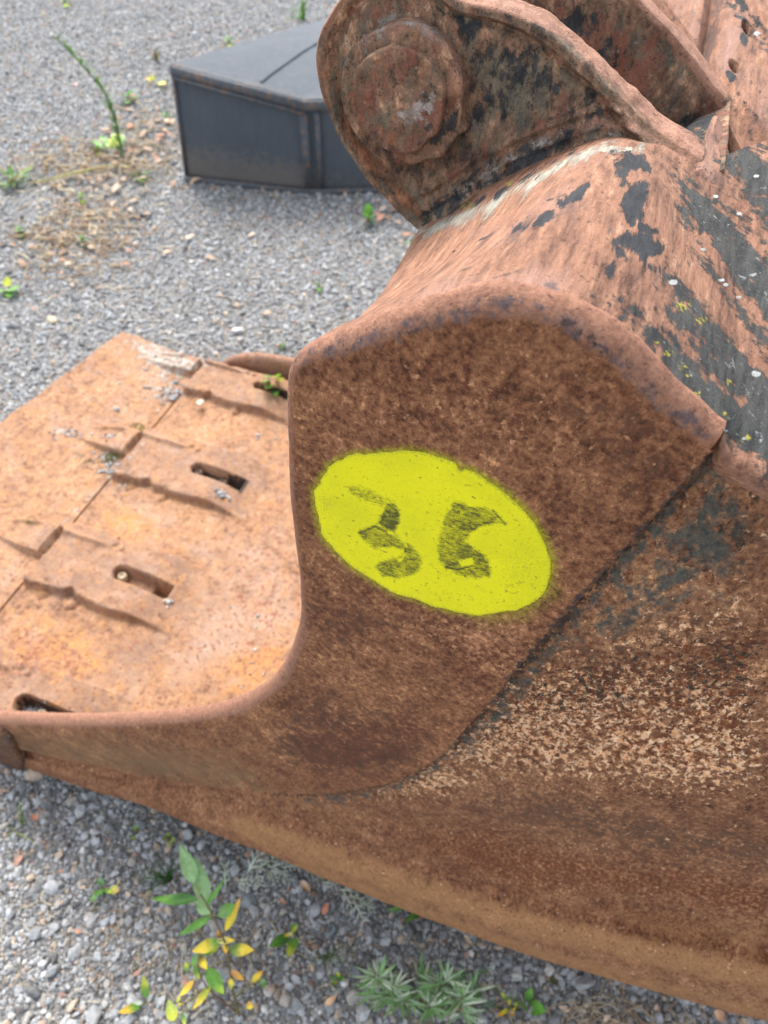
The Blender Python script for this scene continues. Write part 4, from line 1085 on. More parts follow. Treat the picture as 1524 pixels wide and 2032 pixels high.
bpatch('back_panel', Bkl, back0, A0, A0t, 30, 30, None, None)
bpatch('back_panel', Cr * np.array([1, 1, 0]), back0, Bkl, Cr, 20, 20)
wm = MB()
def flat_bar(a, b, up, w, t):
    a = np.asarray(a); b = np.asarray(b); d = (b - a) / np.linalg.norm(b - a); s_ = np.cross(d, up); s_ /= np.linalg.norm(s_)
    V = [p + up * x * w / 2 + s_ * y * t / 2 for p in (a, b) for x, y in ((-1, -1), (1, -1), (1, 1), (-1, 1))]
    F_ = [(0, 1, 2, 3), (7, 6, 5, 4), (0, 4, 5, 1), (1, 5, 6, 2), (2, 6, 7, 3), (3, 7, 4, 0)]
    return np.array(V), np.array(F_)
def bar(name, a, b, w, t, up=UPV, label=None):
    V, F_ = flat_bar(a, b, up, w, t)
    V = V - np.array(boxo.location)
    me = raw_mesh(name, V, F_, dict(dust=np.full(8, .4), rst=np.full(8, .45)))
    o = link_mesh(name, me, M['box'], boxo, smooth=False)
    if label: o['label'] = label
    return o
fo = np.array([-.02, -1, 0.]) * .012
bar('top_flange', A0t + fo - UPV * .018, A1t + fo - UPV * .018, .034, .014)
bar('top_flange', A0t + fo * 1.6 - UPV * .040, A1t + fo * 1.6 - UPV * .042, .010, .010)
bar('top_flange', A1t + fo - UPV * .018, B1t + fo - UPV * .018, .034, .014)
bar('base_flange', A0 + fo * 1.3 + UPV * .010, A1 + fo * 1.3 + UPV * .010, .020, .03)
bar('base_flange', A1 + fo * 1.3 + UPV * .010, B1 + fo * 1.3 + UPV * .010, .020, .03)
for dx, ww_ in ((-.002, .03), (.05, .02)):
    bar('corner_strip', A1 + fo * .8 + np.array([dx, 0, .02]), A1t + fo * .8 + np.array([dx, 0, -.04]), ww_, .010, up=np.array([1., 0, 0]))
bar('corner_strip', A0 + fo * .5 + np.array([.004, 0, .02]), A0t + fo * .5 + np.array([.004, 0, -.04]), .012, .010, up=np.array([1., 0, 0]))
def on_top(u, v):
    nn = np.cross(A1t - A0t, Bkl - A0t); d = ray(float(u), float(v)); t = (A0t - C0) @ nn / (d @ nn); return C0 + d * t
from mathutils.bvhtree import BVHTree
_tv = [Vector(v.co) + Vector(boxo.location) for v in topA.data.vertices]
_bv = BVHTree.FromPolygons(_tv, [tuple(p.vertices) for p in topA.data.polygons])
def on_top(u, v):
    h_ = _bv.ray_cast(Vector(C0), Vector(ray(float(u), float(v))))
    return np.array(h_[0]) if h_[0] is not None else None
pts = [on_top(*p) for p in ((518,164),(540,146),(560,132),(580,118),(600,104),(620,92),(640,80),(660,68))]
pts = np.stack([p for p in pts if p is not None])
m1 = MB(); m1.tube(resample(pts, 30) + UPV * .000, .0065 + .002 * np.random.default_rng(3).random(30), 6)
V = np.concatenate(m1.v) - np.array(boxo.location)
link_mesh('weld_seam', raw_mesh('weld_seam', V, np.concatenate(m1.f), dict(dust=np.full(len(V), .1), rst=np.full(len(V), .2))), M['box'], boxo)

# ------------------------------------------------------------------ gravel: crushed stones, thousands of them, as instances of a few stone shapes
stone_coll = bpy.data.collections.new('stone_shapes')
def stone_mesh(seed, sub=2):
    import bmesh
    bm = bmesh.new(); bmesh.ops.create_icosphere(bm, subdivisions=sub, radius=1)
    r = np.random.default_rng(seed)
    pl = r.normal(size=(9, 3)); pl /= np.linalg.norm(pl, axis=1, keepdims=True); off = r.uniform(.55, .9, 9)
    for v in bm.verts:
        p = np.array(v.co)
        for n_, o_ in zip(pl, off):
            d = p @ n_ - o_
            if d > 0: p = p - n_ * d * .95
        v.co = p
    me = bpy.data.meshes.new('stone'); bm.to_mesh(me); bm.free()
    me.materials.append(M['stone']); return me
for i in range(7):
    o = bpy.data.objects.new('stone', stone_mesh(40 + i, 2 if i < 4 else 1)); stone_coll.objects.link(o)

def gravel_object(name, pts, siz, label, flat=.62, tilt=.5, parent=None, sink=.25):
    n = len(pts); r = rng
    me = bpy.data.meshes.new(name)
    pts = np.asarray(pts, float).copy()
    sc = siz[:, None] * r.uniform(.72, 1.25, (n, 3)) * np.array([1, 1, flat])
    pts[:, 2] += siz * flat * (.5 - sink)
    me.vertices.add(n); me.vertices.foreach_set('co', pts.astype(np.float32).ravel())
    a = me.attributes.new('rot', 'FLOAT_VECTOR', 'POINT')
    rt = np.stack([r.normal(0, tilt, n), r.normal(0, tilt, n), r.uniform(0, 6.28, n)], 1)
    a.data.foreach_set('vector', rt.astype(np.float32).ravel())
    a = me.attributes.new('scl', 'FLOAT_VECTOR', 'POINT'); a.data.foreach_set('vector', (sc * .5).astype(np.float32).ravel())
    a = me.attributes.new('pick', 'INT', 'POINT'); a.data.foreach_set('value', r.integers(0, 7, n).astype(np.int32))
    o = link_mesh(name, me, None, parent, smooth=False)
    tag(o, label, kind='stuff')
    ng = bpy.data.node_groups.new('scatter', 'GeometryNodeTree')
    ng.interface.new_socket('Geometry', in_out='INPUT', socket_type='NodeSocketGeometry')
    ng.interface.new_socket('Geometry', in_out='OUTPUT', socket_type='NodeSocketGeometry')
    gi = ng.nodes.new('NodeGroupInput'); go = ng.nodes.new('NodeGroupOutput')
    ci = ng.nodes.new('GeometryNodeCollectionInfo'); ci.inputs['Collection'].default_value = stone_coll
    ci.inputs['Separate Children'].default_value = True; ci.inputs['Reset Children'].default_value = True
    ip = ng.nodes.new('GeometryNodeInstanceOnPoints'); ip.inputs['Pick Instance'].default_value = True
    def na(nm, ty):
        q_ = ng.nodes.new('GeometryNodeInputNamedAttribute'); q_.data_type = ty; q_.inputs['Name'].default_value = nm
        return [s for s in q_.outputs if s.enabled and s.name == 'Attribute'][0]
    ng.links.new(gi.outputs[0], ip.inputs['Points']); ng.links.new(ci.outputs[0], ip.inputs['Instance'])
    ng.links.new(na('pick', 'INT'), ip.inputs['Instance Index'])
    ng.links.new(na('rot', 'FLOAT_VECTOR'), ip.inputs['Rotation']); ng.links.new(na('scl', 'FLOAT_VECTOR'), ip.inputs['Scale'])
    ng.links.new(ip.outputs[0], go.inputs[0])
    md = o.modifiers.new('scatter', 'NODES'); md.node_group = ng
    return o
def jgrid(x0, x1, y0, y1, st, keep=1.0):
    xs, ys = np.meshgrid(np.arange(x0, x1, st), np.arange(y0, y1, st)); p = np.stack([xs.ravel(), ys.ravel(), 0 * xs.ravel()], 1)
    p[:, :2] += rng.uniform(-.55, .55, (len(p), 2)) * st
    p = p[rng.random(len(p)) < keep]
    x = proj(p)
    return p[(x[:, 0] > -260) & (x[:, 0] < 1800) & (x[:, 1] > -260) & (x[:, 1] < 2350)]
def not_covered(p):
    # drop what lies well under the bucket, the box or behind the bucket
    s = p @ EV; w = p @ NV - CS
    ub = (s > -1.35) & (s < .5) & (w > .12) & (w < 1.2)
    bx = (p[:, 0] > A0[0] + .02) & (p[:, 0] < .3) & (p[:, 1] > 3.2) & (p[:, 1] < 4.1)
    return p[~ub & ~bx]
litter_px = [(20,360),(150,300),(260,230),(340,300),(350,350),(280,400),(250,450),(180,520),(110,510),(90,440),(40,400)]
def litterness(p): return region(proj(p), litter_px, 40)
p1 = not_covered(jgrid(-1.6, 1.3, -.35, 1.5, .0062)); s1 = np.exp(rng.normal(math.log(.0070), .32, len(p1)))
p2 = not_covered(jgrid(-1.6, 1.3, -.35, 1.5, .0135, .8)); s2 = np.exp(rng.normal(math.log(.0132), .36, len(p2)))
p3 = not_covered(jgrid(-4.0, 1.4, 1.5, 7.5, .0112)); s3 = np.exp(rng.normal(math.log(.0108), .28, len(p3)))
p4 = not_covered(jgrid(-4.0, 1.4, 1.5, 7.5, .030, .8)); s4 = np.exp(rng.normal(math.log(.0165), .3, len(p4)))
pp = np.vstack([p1, p2, p3, p4]); ss = np.r_[s1, s2, s3, s4]
kp = rng.random(len(pp)) > .45 * litterness(pp)
# slightly more sand showing in drifts
kp &= ~((fbm(pp, 3.0, 2) > .30) & (rng.random(len(pp)) < .45) & (ss < .012))
gravel_object('gravel', pp[kp], ss[kp], 'crushed grey granite gravel covering the ground')
print('stones', kp.sum())

# stones and grit lying on the bucket lip
def scatter_px(c, r, n, s0):
    a = rng.normal(0, 1, (n, 2)) * np.array(r) * .5 + np.array(c)
    q_ = onz(a[:, 0], a[:, 1], .10); s = q_ @ EV; w = q_ @ NV - CS
    q_ = from_swz(s, w, hz(s, w)); return q_, np.exp(rng.normal(math.log(s0), .35, n))
L_ = [((140,855),(36,12),30,.008), ((205,905),(30,14),45,.008), ((215,925),(26,12),30,.009), ((340,775),(30,26),120,.007), ((350,720),(60,26),60,.006), ((230,930),(10,40),30,.006), ((214,868),(24,8),16,.008), ((520,860),(60,30),6,.008),
      ((440,985),(20,10),22,.009), ((335,1192),(10,8),10,.008), ((60,1398),(26,5),20,.010), ((480,1250),(90,90),14,.007), ((260,770),(90,60),14,.006)]
q1, q2 = zip(*[scatter_px(*a) for a in L_])
gravel_object('loose_grit', np.vstack(q1), np.concatenate(q2), 'loose grit and small stones lying on the orange bucket lip')

# ------------------------------------------------------------------ leaves and weeds
def leaf_geo(mb, a, b, wid, col, col2=None, sag=.12, fold=.25, seg=8, up=None, shape=.5, tip=.5, seed=0):
    """a leaf blade from a to b, width wid, colour going from col (base) to col2 (tip)"""
    a = np.asarray(a, float); b = np.asarray(b, float); d = b - a; L = np.linalg.norm(d) + 1e-9; d = d / L
    up = np.array([0, 0, 1.]) if up is None else up
    s_ = np.cross(d, up); s_ = s_ / (np.linalg.norm(s_) + 1e-9); n_ = np.cross(s_, d)
    t = np.linspace(0, 1, seg + 1)
    prof = np.sin(np.pi * t ** (.62 + .3 * shape)) ** .85; prof[0] = .10; prof[-1] = .02
    V, Cc = [], []
    c1 = np.array(col, float); c2 = np.array(col2 if col2 is not None else col, float)
    r_ = np.random.default_rng(seed)
    for i, ti in enumerate(t):
        c = a + d * L * ti - up * (sag * L * (4 * ti * (ti - 1)) * -1) * -1
        for x in (-1, -.5, 0, .5, 1):
            V.append(c + s_ * x * wid / 2 * prof[i] + n_ * abs(x) * fold * wid / 2 * prof[i] + n_ * .02 * L * math.sin(9 * ti + 3 * x + seed))
            m_ = np.clip((ti - tip) * 3 + .5 + .35 * x * r_.uniform(-1, 1), 0, 1)
            cc = c1 * (1 - m_) + c2 * m_
            if x == 0: cc = cc * 1.18
            Cc.append(cc)
    mb.add(np.array(V), grid_faces(seg + 1, 5)[:, ::-1], np.array(Cc))
G1, G2, G3, GP = (.075, .20, .030), (.11, .26, .04), (.045, .14, .025), (.20, .34, .15)
YL, YO, YG, BR = (.72, .56, .05), (.62, .34, .05), (.42, .46, .06), (.16, .07, .03)
SIL, SIL2 = (.46, .50, .42), (.36, .42, .32)

def P3(u, v, z): return onz(float(u), float(v), float(z))
# the yellowing sapling
sap = thing('weed_sapling', 'leafy willow-like sapling, green above and yellow below, in the foreground gravel', 'sapling', tuple(P3(476, 2022, 0)))
st = [P3(476, 2022, 0), P3(468, 1990, .03), P3(461, 1960, .06), P3(455, 1915, .10), P3(450, 1880, .135), P3(438, 1850, .165), P3(424, 1822, .19), P3(410, 1795, .21), P3(398, 1775, .225)]
stc = resample(np.stack(st), 40)
mb = MB(); mb.tube(stc, np.linspace(.0026, .0011, 40), 6, (.16, .13, .05)); mb.build('stem', M['leaf'], sap)
st2 = resample(np.stack([P3(472, 2010, .0), P3(440, 1985, .03), P3(412, 1960, .07), P3(398, 1935, .10), P3(392, 1905, .13)]), 20)
mb = MB(); mb.tube(st2, np.linspace(.0018, .0009, 20), 5, (.17, .10, .06)); mb.build('stem', M['leaf'], sap)
LV = [((386,1752,.235),(357,1674,.26),27,GP,GP,.5), ((410,1794,.21),(386,1700,.245),30,GP,(.17,.31,.12),.6), ((392,1784,.215),(299,1783,.225),19,G3,G2,.6), ((411,1795,.21),(446,1743,.23),9,G2,G2,.5),
 ((418,1813,.20),(386,1787,.20),22,GP,(.22,.36,.16),.5), ((432,1817,.195),(467,1794,.20),23,(.12,.25,.08),G2,.5), ((447,1847,.165),(477,1781,.185),16,YL,(.70,.42,.08),.7), ((419,1818,.19),(353,1856,.175),15,G2,G1,.5),
 ((436,1868,.145),(381,1888,.14),22,G2,YL,.35), ((430,1866,.145),(466,1866,.145),12,(.75,.72,.30),YL,.5), ((438,1862,.15),(430,1845,.155),9,BR,YO,.5), ((454,1884,.13),(504,1885,.13),21,(.16,.27,.06),YL,.42), ((436,1876,.14),(402,1898,.135),10,YG,G2,.5),
 ((447,1872,.14),(448,1893,.13),10,YL,YO,.5), ((394,1892,.13),(381,1918,.125),14,(.14,.27,.12),G2,.5), ((394,1897,.125),(411,1924,.12),14,BR,YL,.3), ((410,1921,.12),(444,1973,.10),24,G2,(.30,.45,.05),.75), ((386,1913,.11),(395,1943,.10),12,G2,YG,.7),
 ((369,1909,.11),(371,1930,.10),10,YG,G2,.5), ((384,1946,.095),(355,1978,.08),12,YO,YL,.5), ((418,1957,.07),(382,2004,.06),13,YG,YL,.5), ((457,1926,.09),(484,1945,.08),12,(.55,.30,.12),YO,.5), ((458,1941,.085),(458,1964,.075),10,YL,YG,.5),
 ((345,2026,.08),(334,1983,.09),21,YG,(.34,.42,.10),.5), ((499,1948,.03),(522,1926,.04),12,YL,YO,.6), ((518,1942,.03),(525,1960,.03),12,GP,G2,.5), ((497,2003,.02),(494,1986,.03),13,YL,YO,.5), ((350,1990,.07),(358,1975,.08),6,YG,YL,.5), ((364,2010,.05),(366,2040,.05),8,G2,YG,.5), ((352,1998,.06),(362,1990,.06),5,YL,YL,.5)]
for i, (a_, b_, wpx, c1, c2, tp_) in enumerate(LV):
    a = P3(*a_); b = P3(*b_); dep = (a[1] * cp - (a[2] - CAMH) * sp)
    mb = MB(); leaf_geo(mb, a, b, wpx / FPX * dep * 1.12, c1, c2, sag=-.05 + .03 * math.sin(i * 2.3), fold=.18 + .1 * math.sin(i), seg=10, tip=tp_, seed=i, shape=.3 + .4 * ((i * 37) % 10) / 10)
    mb.build('leaf', M['leaf'], sap)
    if i in (12, 20, 21, 24, 25, 26, 10, 18, 13): pass
    near = stc[np.argmin(np.linalg.norm(stc - a, axis=1))] if i not in (14, 15, 17, 18, 19, 20, 23, 27, 28, 29) else st2[np.argmin(np.linalg.norm(st2 - a, axis=1))]
    if np.linalg.norm(near - a) > .004 and np.linalg.norm(near - a) < .08:
        mb = MB(); mb.tube(resample(np.stack([near, (near + a) / 2 + np.array([0, 0, .003]), a]), 6), .0007, 4, (.3, .28, .08)); mb.build('leaf_stalk', M['leaf'], sap)

def seedling(name, label, cat, base, leaves, col=G2, group=None, stalk=(.2, .2, .06)):
    """small plant: leaves = (tip u, v, height, width px, colour, colour2, start-fraction)"""
    B = P3(*base, 0); t = thing(name, label, cat, tuple(B), 0, group)
    for i, L in enumerate(leaves):
        u, v, z, wpx, c1, c2 = L[:6]; f = L[6] if len(L) > 6 else .35
        tip = P3(u, v, z); st_ = B * (1 - f) + tip * f + np.array([0, 0, z * .25 * f])
        dep = tip[1] * cp - (tip[2] - CAMH) * sp
        mb = MB(); leaf_geo(mb, st_, tip, wpx / FPX * dep, c1, c2, seg=7, seed=i, fold=.2, sag=-.04)
        mb.build('leaf', M['leaf'], t)
        mb = MB(); mb.tube(resample(np.stack([B, (B + st_) / 2 + np.array([0, 0, .002]), st_]), 6), .0006 * dep, 4, stalk); mb.build('leaf_stalk', M['leaf'], t)
    return t
seedling('seedling', 'tiny bright green seedling nearest the bucket rim above the sapling', 'seedling', (268,1655), [(256,1662,.02,8,G2,GP), (268,1636,.025,8,G2,G2), (279,1640,.02,6,BR,G1), (262,1670,.015,7,YG,G2)])
seedling('seedling', 'small rosette of five pale green leaves just left above the big pale leaf', 'seedling', (335,1665), [(322,1668,.015,10,YG,GP), (333,1652,.02,9,G2,YG), (348,1668,.015,11,YG,GP), (338,1680,.015,9,GP,YG), (328,1657,.02,8,G2,G2)])
seedling('seedling', 'round-leaved seedling with one tan leaf, left of the sapling', 'seedling', (203,1762), [(199,1741,.03,16,(.12,.27,.08),GP,.2), (190,1780,.03,20,G2,(.12,.27,.08),.2), (179,1790,.02,10,GP,G2,.5), (237,1768,.02,18,YG,(.5,.34,.12),.5), (222,1772,.02,10,G2,YG,.3)])
seedling('seedling', 'seedling with three broad green leaves right of the sapling', 'seedling', (590,1850), [(533,1878,.03,22,G3,G2,.3), (578,1834,.035,17,YG,G2,.2), (570,1902,.03,21,G2,YG,.2), (562,1858,.03,8,(.7,.66,.3),YL,.3)])
seedling('seedling', 'seedling with pointed leaf yellowing to a brown tip at bottom left', 'seedling', (292,1990), [(234,2010,.03,17,G2,(.6,.40,.06),.2), (284,1934,.05,17,G2,YG,.15), (262,1990,.02,9,(.5,.55,.5),(.4,.45,.35),.3)])
seedling('seedling', 'little green seedling with broad heart leaves beside the bottom rim', 'seedling', (1042,1995), [(1084,2006,.03,28,G2,(.13,.34,.05),.15), (1036,1998,.035,24,G2,G2,.1), (1056,1958,.03,17,G1,G2,.2)])
seedling('seedling', 'green leaf pair poking out under the bottom rim', 'seedling', (846,1800), [(804,1830,.03,14,G3,G2,.2), (858,1826,.02,9,G2,YG,.2), (765,1806,.02,9,G2,GP,.55)])
seedling('seedling', 'yellow and green seedling at the bottom right of the silvery weed', 'seedling', (1015,1998), [(1008,1985,.03,10,YG,YL), (1022,2005,.02,9,YL,YL), (995,2012,.02,9,YG,YL), (985,2018,.02,8,YL,YO), (1016,2018,.02,12,(.6,.5,.3),YO), (1030,1990,.02,8,YG,G2), (994,1968,.03,8,G2,YG)])
seedling('seedling', 'small bright yellow-green seedling left of the silvery weed', 'seedling', (668,1945), [(660,1955,.03,12,YG,G2,.2), (672,1928,.03,10,G2,YG,.2), (684,1940,.02,8,G1,G2,.2), (655,1938,.02,8,(.16,.28,.14),G2,.2)])
seedling('weed', 'bright green leafy weed against the foot of the steel box', 'weed', (732,440), [(716,432,.05,14,G2,G2,.3), (730,402,.07,20,G2,(.16,.36,.06),.3), (742,425,.06,16,G2,GP,.3), (745,440,.04,14,G1,G2,.3), (703,388,.05,8,YL,YL,.9), (722,420,.07,14,(.15,.34,.06),G2,.3)])
seedling('weed', 'bright green weed peeking out at the foot of the ear', 'weed', (818,490), [(806,478,.05,16,G2,(.18,.38,.06),.3), (826,462,.06,18,G2,G2,.3), (835,480,.05,16,G2,G1,.3), (815,500,.03,12,G2,G2,.3)])
seedling('weed', 'low bright green broadleaf weed at the left edge of the photo', 'weed', (16,575), [(-6,578,.03,22,G2,(.15,.36,.04),.2), (34,572,.04,24,G2,(.14,.34,.04),.2), (14,548,.03,18,YG,YG,.2), (20,590,.02,18,G2,G2,.2)])
seedling('weed', 'dark green low weed at the end of the dry stalk', 'weed', (278,348), [(262,346,.03,20,G1,G2,.2), (296,340,.04,20,G3,G1,.2), (284,360,.02,22,G3,G2,.2), (272,334,.03,14,(.3,.4,.3),GP,.3)])
seedling('weed', 'pale green weed beside the upper left corner of the steel box', 'weed', (254,195), [(238,188,.05,18,GP,(.14,.28,.10),.3), (262,178,.06,16,G2,GP,.3), (274,192,.04,14,GP,G2,.3), (252,205,.03,12,G2,GP,.3)])
seedling('weed', 'yellow fallen-looking weed left of the box top', 'weed', (305,165), [(288,155,.03,18,YL,YO,.3), (328,166,.03,18,YG,YL,.4), (300,148,.03,12,YG,YG,.3)])
seedling('weed', 'small green sprig between stones below the steel box', 'weed', (633,568), [(626,560,.03,10,G2,G2,.3), (640,562,.03,9,GP,G2,.3), (634,578,.02,8,G2,G2,.3)])
seedling('weed', 'small faint sprig just beyond the bucket lip corner', 'weed', (558,684), [(550,680,.03,10,G2,GP,.3), (566,680,.03,9,GP,G2,.3), (560,690,.02,8,G2,G2,.3)])
seedling('weed', 'young plant growing in the bucket beside the cheek plate', 'weed', (545,775), [(520,756,.17,18,G2,(.15,.36,.05),.5), (530,770,.16,16,G2,G2,.5), (552,742,.19,18,YG,G2,.5), (562,752,.19,14,YG,YG,.5), (526,748,.18,12,G2,G2,.6), (548,785,.13,18,G3,G1,.5)])
# upper left clump
cl_leaves = [(u, v, z, 10, random.choice([G2, G1, GP]), random.choice([G2, YG, G2]), .4) for u, v, z in [(-10,350,.05),(2,335,.07),(14,360,.05),(22,345,.07),(30,368,.04),(8,372,.03),(40,352,.05),(48,340,.06),(62,345,.05),(66,328,.05),(-4,366,.04),(34,336,.05),(20,326,.06),(54,360,.03)]]
seedling('weed', 'green clump of weeds at the left edge with a reddish leaf', 'weed', (22,362), cl_leaves + [(44,350,.05,12,(.4,.16,.06),YO,.4)])

def grass(name, label, base, blades, col, rad=.0011, cat='grass tuft'):
    B = P3(*base, 0); t = thing(name, label, cat, tuple(B))
    mb = MB()
    for (u, v, z) in blades:
        tip = P3(u, v, z); mid = (B + tip) / 2 + np.array([0, 0, z * .35])
        c = np.array(col) * random.uniform(.7, 1.3)
        mb.tube(resample(np.stack([B + rng.normal(0, .004, 3) * [1, 1, 0], mid, tip]), 7), np.linspace(rad, rad * .25, 7), 4, c)
    tag(mb.build('blades', M['leaf'], t), kind='stuff'); return t
r5 = np.random.default_rng(5)
grass('grass_tuft', 'thin dark green grass tuft behind the sapling with a pale seed head', (338,1745), [(338 + 95 * math.cos(a) * q_, 1745 + 55 * math.sin(a) * q_, .05 * (1.2 - q_ * .5)) for a, q_ in zip(r5.uniform(2.2, 5.2, 46), r5.uniform(.3, 1.0, 46))] , (.05, .13, .03), .0009)
grass('grass_tuft', 'yellowish grass blades at the top edge beyond the box', (602,40), [(590,-10,.15),(600,-14,.2),(612,-6,.18),(606,6,.14),(620,0,.16),(596,8,.12),(585,14,.1),(612,18,.1),(570,18,.06),(565,40,.05)], (.16, .34, .07), .0045)
grass('grass_tuft', 'small brown and green tuft left of the steel box', (310,122), [(300,100,.06),(306,96,.07),(312,98,.07),(318,102,.06),(322,108,.05),(298,108,.04),(314,110,.05),(308,106,.06)], (.20, .17, .06), .005)
grass('grass_tuft', 'single curved pale grass blade at far left below the rim', (50,1632), [(38,1580,.05),(42,1590,.06),(48,1600,.05)], (.25, .36, .12), .0016)
grass('grass_tuft', 'sparse yellow-green grass by the lower left edge', (30,1650), [(80,1680,.02),(8,1640,.03),(20,1665,.02),(60,1665,.02),(5,1670,.02)], (.28, .33, .08), .0011)
grass('grass_tuft', 'fine grass right of the three-leaved seedling', (650,1900), [(650 + 60 * math.cos(a) * q_, 1900 + 40 * math.sin(a) * q_, .03) for a, q_ in zip(r5.uniform(0, 6.28, 26), r5.uniform(.3, 1, 26))], (.12, .20, .09), .0008)

# silver-leaved mugwort sprigs
def lobed(mb, a, b, wid, col, n=3):
    a = np.asarray(a); b = np.asarray(b); d = b - a; L = np.linalg.norm(d); s_ = np.cross(d / L, [0, 0, 1.]); s_ /= np.linalg.norm(s_)
    wid = wid * .75; leaf_geo(mb, a, b, wid * .16, col, seg=4, fold=.1)
    for i in range(n):
        f = .25 + .6 * i / (n - 1)
        for sg in (-1, 1):
            p = a + d * f; q_ = p + (d / L) * wid * .45 + s_ * sg * wid * (.55 - .25 * abs(f - .5)) * 1.0
            leaf_geo(mb, p, q_, wid * .13, col, seg=3, fold=.1)
def mugwort(label, stem, leaves, cat='mugwort sprig'):
    B = P3(*stem[0]); t = thing('mugwort_sprig', label, cat, tuple(B))
    mb = MB(); mb.tube(resample(np.stack([P3(*q_) for q_ in stem]), 16), .0011, 5, (.2, .17, .13)); mb.build('stem', M['leaf'], t)
    for i, (a_, b_, w_) in enumerate(leaves):
        mb = MB(); lobed(mb, P3(*a_), P3(*b_), w_, SIL if i % 3 else SIL2); mb.build('leaf', M['leaf'], t)
mugwort('silvery feathered mugwort sprig lying along the bucket rim beside the sapling', [(436,1800,.0),(455,1762,.02),(480,1742,.03),(520,1722,.035),(560,1722,.03)],
        [((448,1765,.02),(446,1712,.04),.032), ((470,1748,.03),(500,1745,.035),.024), ((490,1735,.035),(516,1690,.05),.045), ((505,1728,.035),(545,1705,.045),.036), ((510,1730,.03),(516,1758,.03),.028), ((530,1722,.035),(580,1712,.04),.030),
         ((548,1722,.03),(578,1752,.03),.028), ((560,1720,.03),(612,1722,.035),.028), ((470,1750,.03),(492,1762,.03),.026), ((530,1725,.03),(545,1745,.03),.024)])
mugwort('silvery sprig hanging over the gravel right under the rim', [(600,1722,.0),(640,1750,.02),(690,1775,.03),(715,1792,.03)],
        [((610,1725,.03),(645,1748,.03),.028), ((640,1750,.03),(668,1758,.03),.026), ((670,1765,.03),(712,1772,.035),.028), ((690,1775,.03),(735,1796,.035),.030), ((700,1785,.03),(724,1832,.03),.030), ((680,1770,.03),(702,1808,.03),.026), ((712,1790,.03),(745,1805,.03),.022)])
# big silvery-green weed at the bottom
B = P3(835, 1995, 0); big = thing('mugwort_plant', 'dense silvery-green narrow-leaved weed at the bottom edge below the rim', 'weed', tuple(B))
r6 = np.random.default_rng(11)
hub = [(745,1968,.05),(780,1960,.06),(825,1960,.07),(870,1955,.06),(800,1990,.05),(850,1998,.06),(900,1968,.04)]
hub += [(r6.uniform(735, 960), r6.uniform(1925, 2025), r6.uniform(.03, .08)) for _ in range(13)]
for hx, hy, hz_ in hub:
    H = P3(hx, hy, hz_)
    mb = MB(); mb.tube(resample(np.stack([B + r6.normal(0, .006, 3) * [1, 1, 0], (B + H) / 2 + np.array([0, 0, .01]), H]), 8), .0011, 4, (.25, .24, .15)); mb.build('stem', M['leaf'], big)
tips = [(765,1892),(835,1886),(735,1935),(712,1950),(700,1975),(706,1998),(785,1915),(800,1920),(820,1905),(852,1905),(868,1900),(880,1925),(900,1915),(915,1935),(935,1950),(925,1985),(940,2000),(950,1975),(890,2020),(860,2030),(830,2035),(800,2030),(760,2025),(745,2010),(910,2010),(730,1915),(755,1945),(775,1925),(950,1920),(890,1902)]
for i in range(230):
    hx, hy, hz_ = hub[r6.integers(len(hub))]
    if i < len(tips): tx, ty = tips[i]; hx, hy, hz_ = min(hub, key=lambda h: (h[0]-tx)**2 + (h[1]-ty)**2)
    else:
        a = r6.uniform(0, 6.28); tx, ty = hx + 52 * math.cos(a), hy + 38 * math.sin(a)
    H = P3(hx, hy, hz_); T = P3(tx, ty, hz_ + r6.uniform(-.01, .06))
    st_ = H + (T - H) * .08; c = [(.22, .36, .17), (.34, .44, .30), (.50, .55, .44), (.16, .31, .10)][r6.integers(4)]
    mb = MB(); leaf_geo(mb, st_, T, (.0055 if i < 60 else .0045), c, None, seg=6, sag=-.08, fold=.3, seed=i); mb.build('leaf', M['leaf'], big)
for i in range(26):
    hx, hy = r6.uniform(880, 1010), r6.uniform(1930, 2015)
    a = P3(hx, hy, .03); a2 = r6.uniform(0, 6.28); b = P3(hx + 26 * math.cos(a2), hy + 20 * math.sin(a2), .04)
    mb = MB(); lobed(mb, a, b, .016, [(.07, .17, .05), (.09, .2, .05), (.12, .2, .08)][i % 3], 3); mb.build('leaf', M['leaf'], big)

# tall flowering weed, upper left
B = P3(246, 322, 0); tall = thing('tall_weed', 'tall thin weed leaning left above the gravel', 'weed', tuple(B))
sp3 = resample(np.stack([B, P3(238, 280, .06), P3(228, 235, .14), P3(205, 180, .24), P3(170, 138, .33), P3(135, 100, .40), P3(104, 70, .46)]), 40)
mb = MB(); mb.tube(sp3, np.linspace(.0065, .002, 40), 5, (.09, .13, .06)); mb.build('stem', M['leaf'], tall)
for i in range(64):
    f = .08 + .9 * i / 64; p = sp3[int(f * 39)]; a = r6.uniform(0, 6.28); L = .045 if f > .6 else .06
    q_ = p + np.array([math.cos(a) * .6, math.sin(a) * .3, .5]) * L
    mb = MB(); leaf_geo(mb, p, q_, .014, [(.08,.17,.05),(.12,.24,.07),(.14,.2,.06)][i % 3], None, seg=4, seed=i); mb.build('leaf', M['leaf'], tall)
for k_, (u, v, z, c) in enumerate([(215,275,.06,(.35,.42,.07)),(222,265,.07,(.3,.42,.08)),(208,285,.04,(.3,.4,.1)),(230,280,.05,(.4,.44,.1)),(196,272,.04,G2),(178,282,.03,G2),(235,262,.06,YG),(246,268,.05,GP)]):
    mb = MB(); leaf_geo(mb, P3(240, 308, .02) * .5 + P3(u, v, z) * .5, P3(u, v, z), .026, c, None, seg=5, seed=k_); mb.build('leaf', M['leaf'], tall)
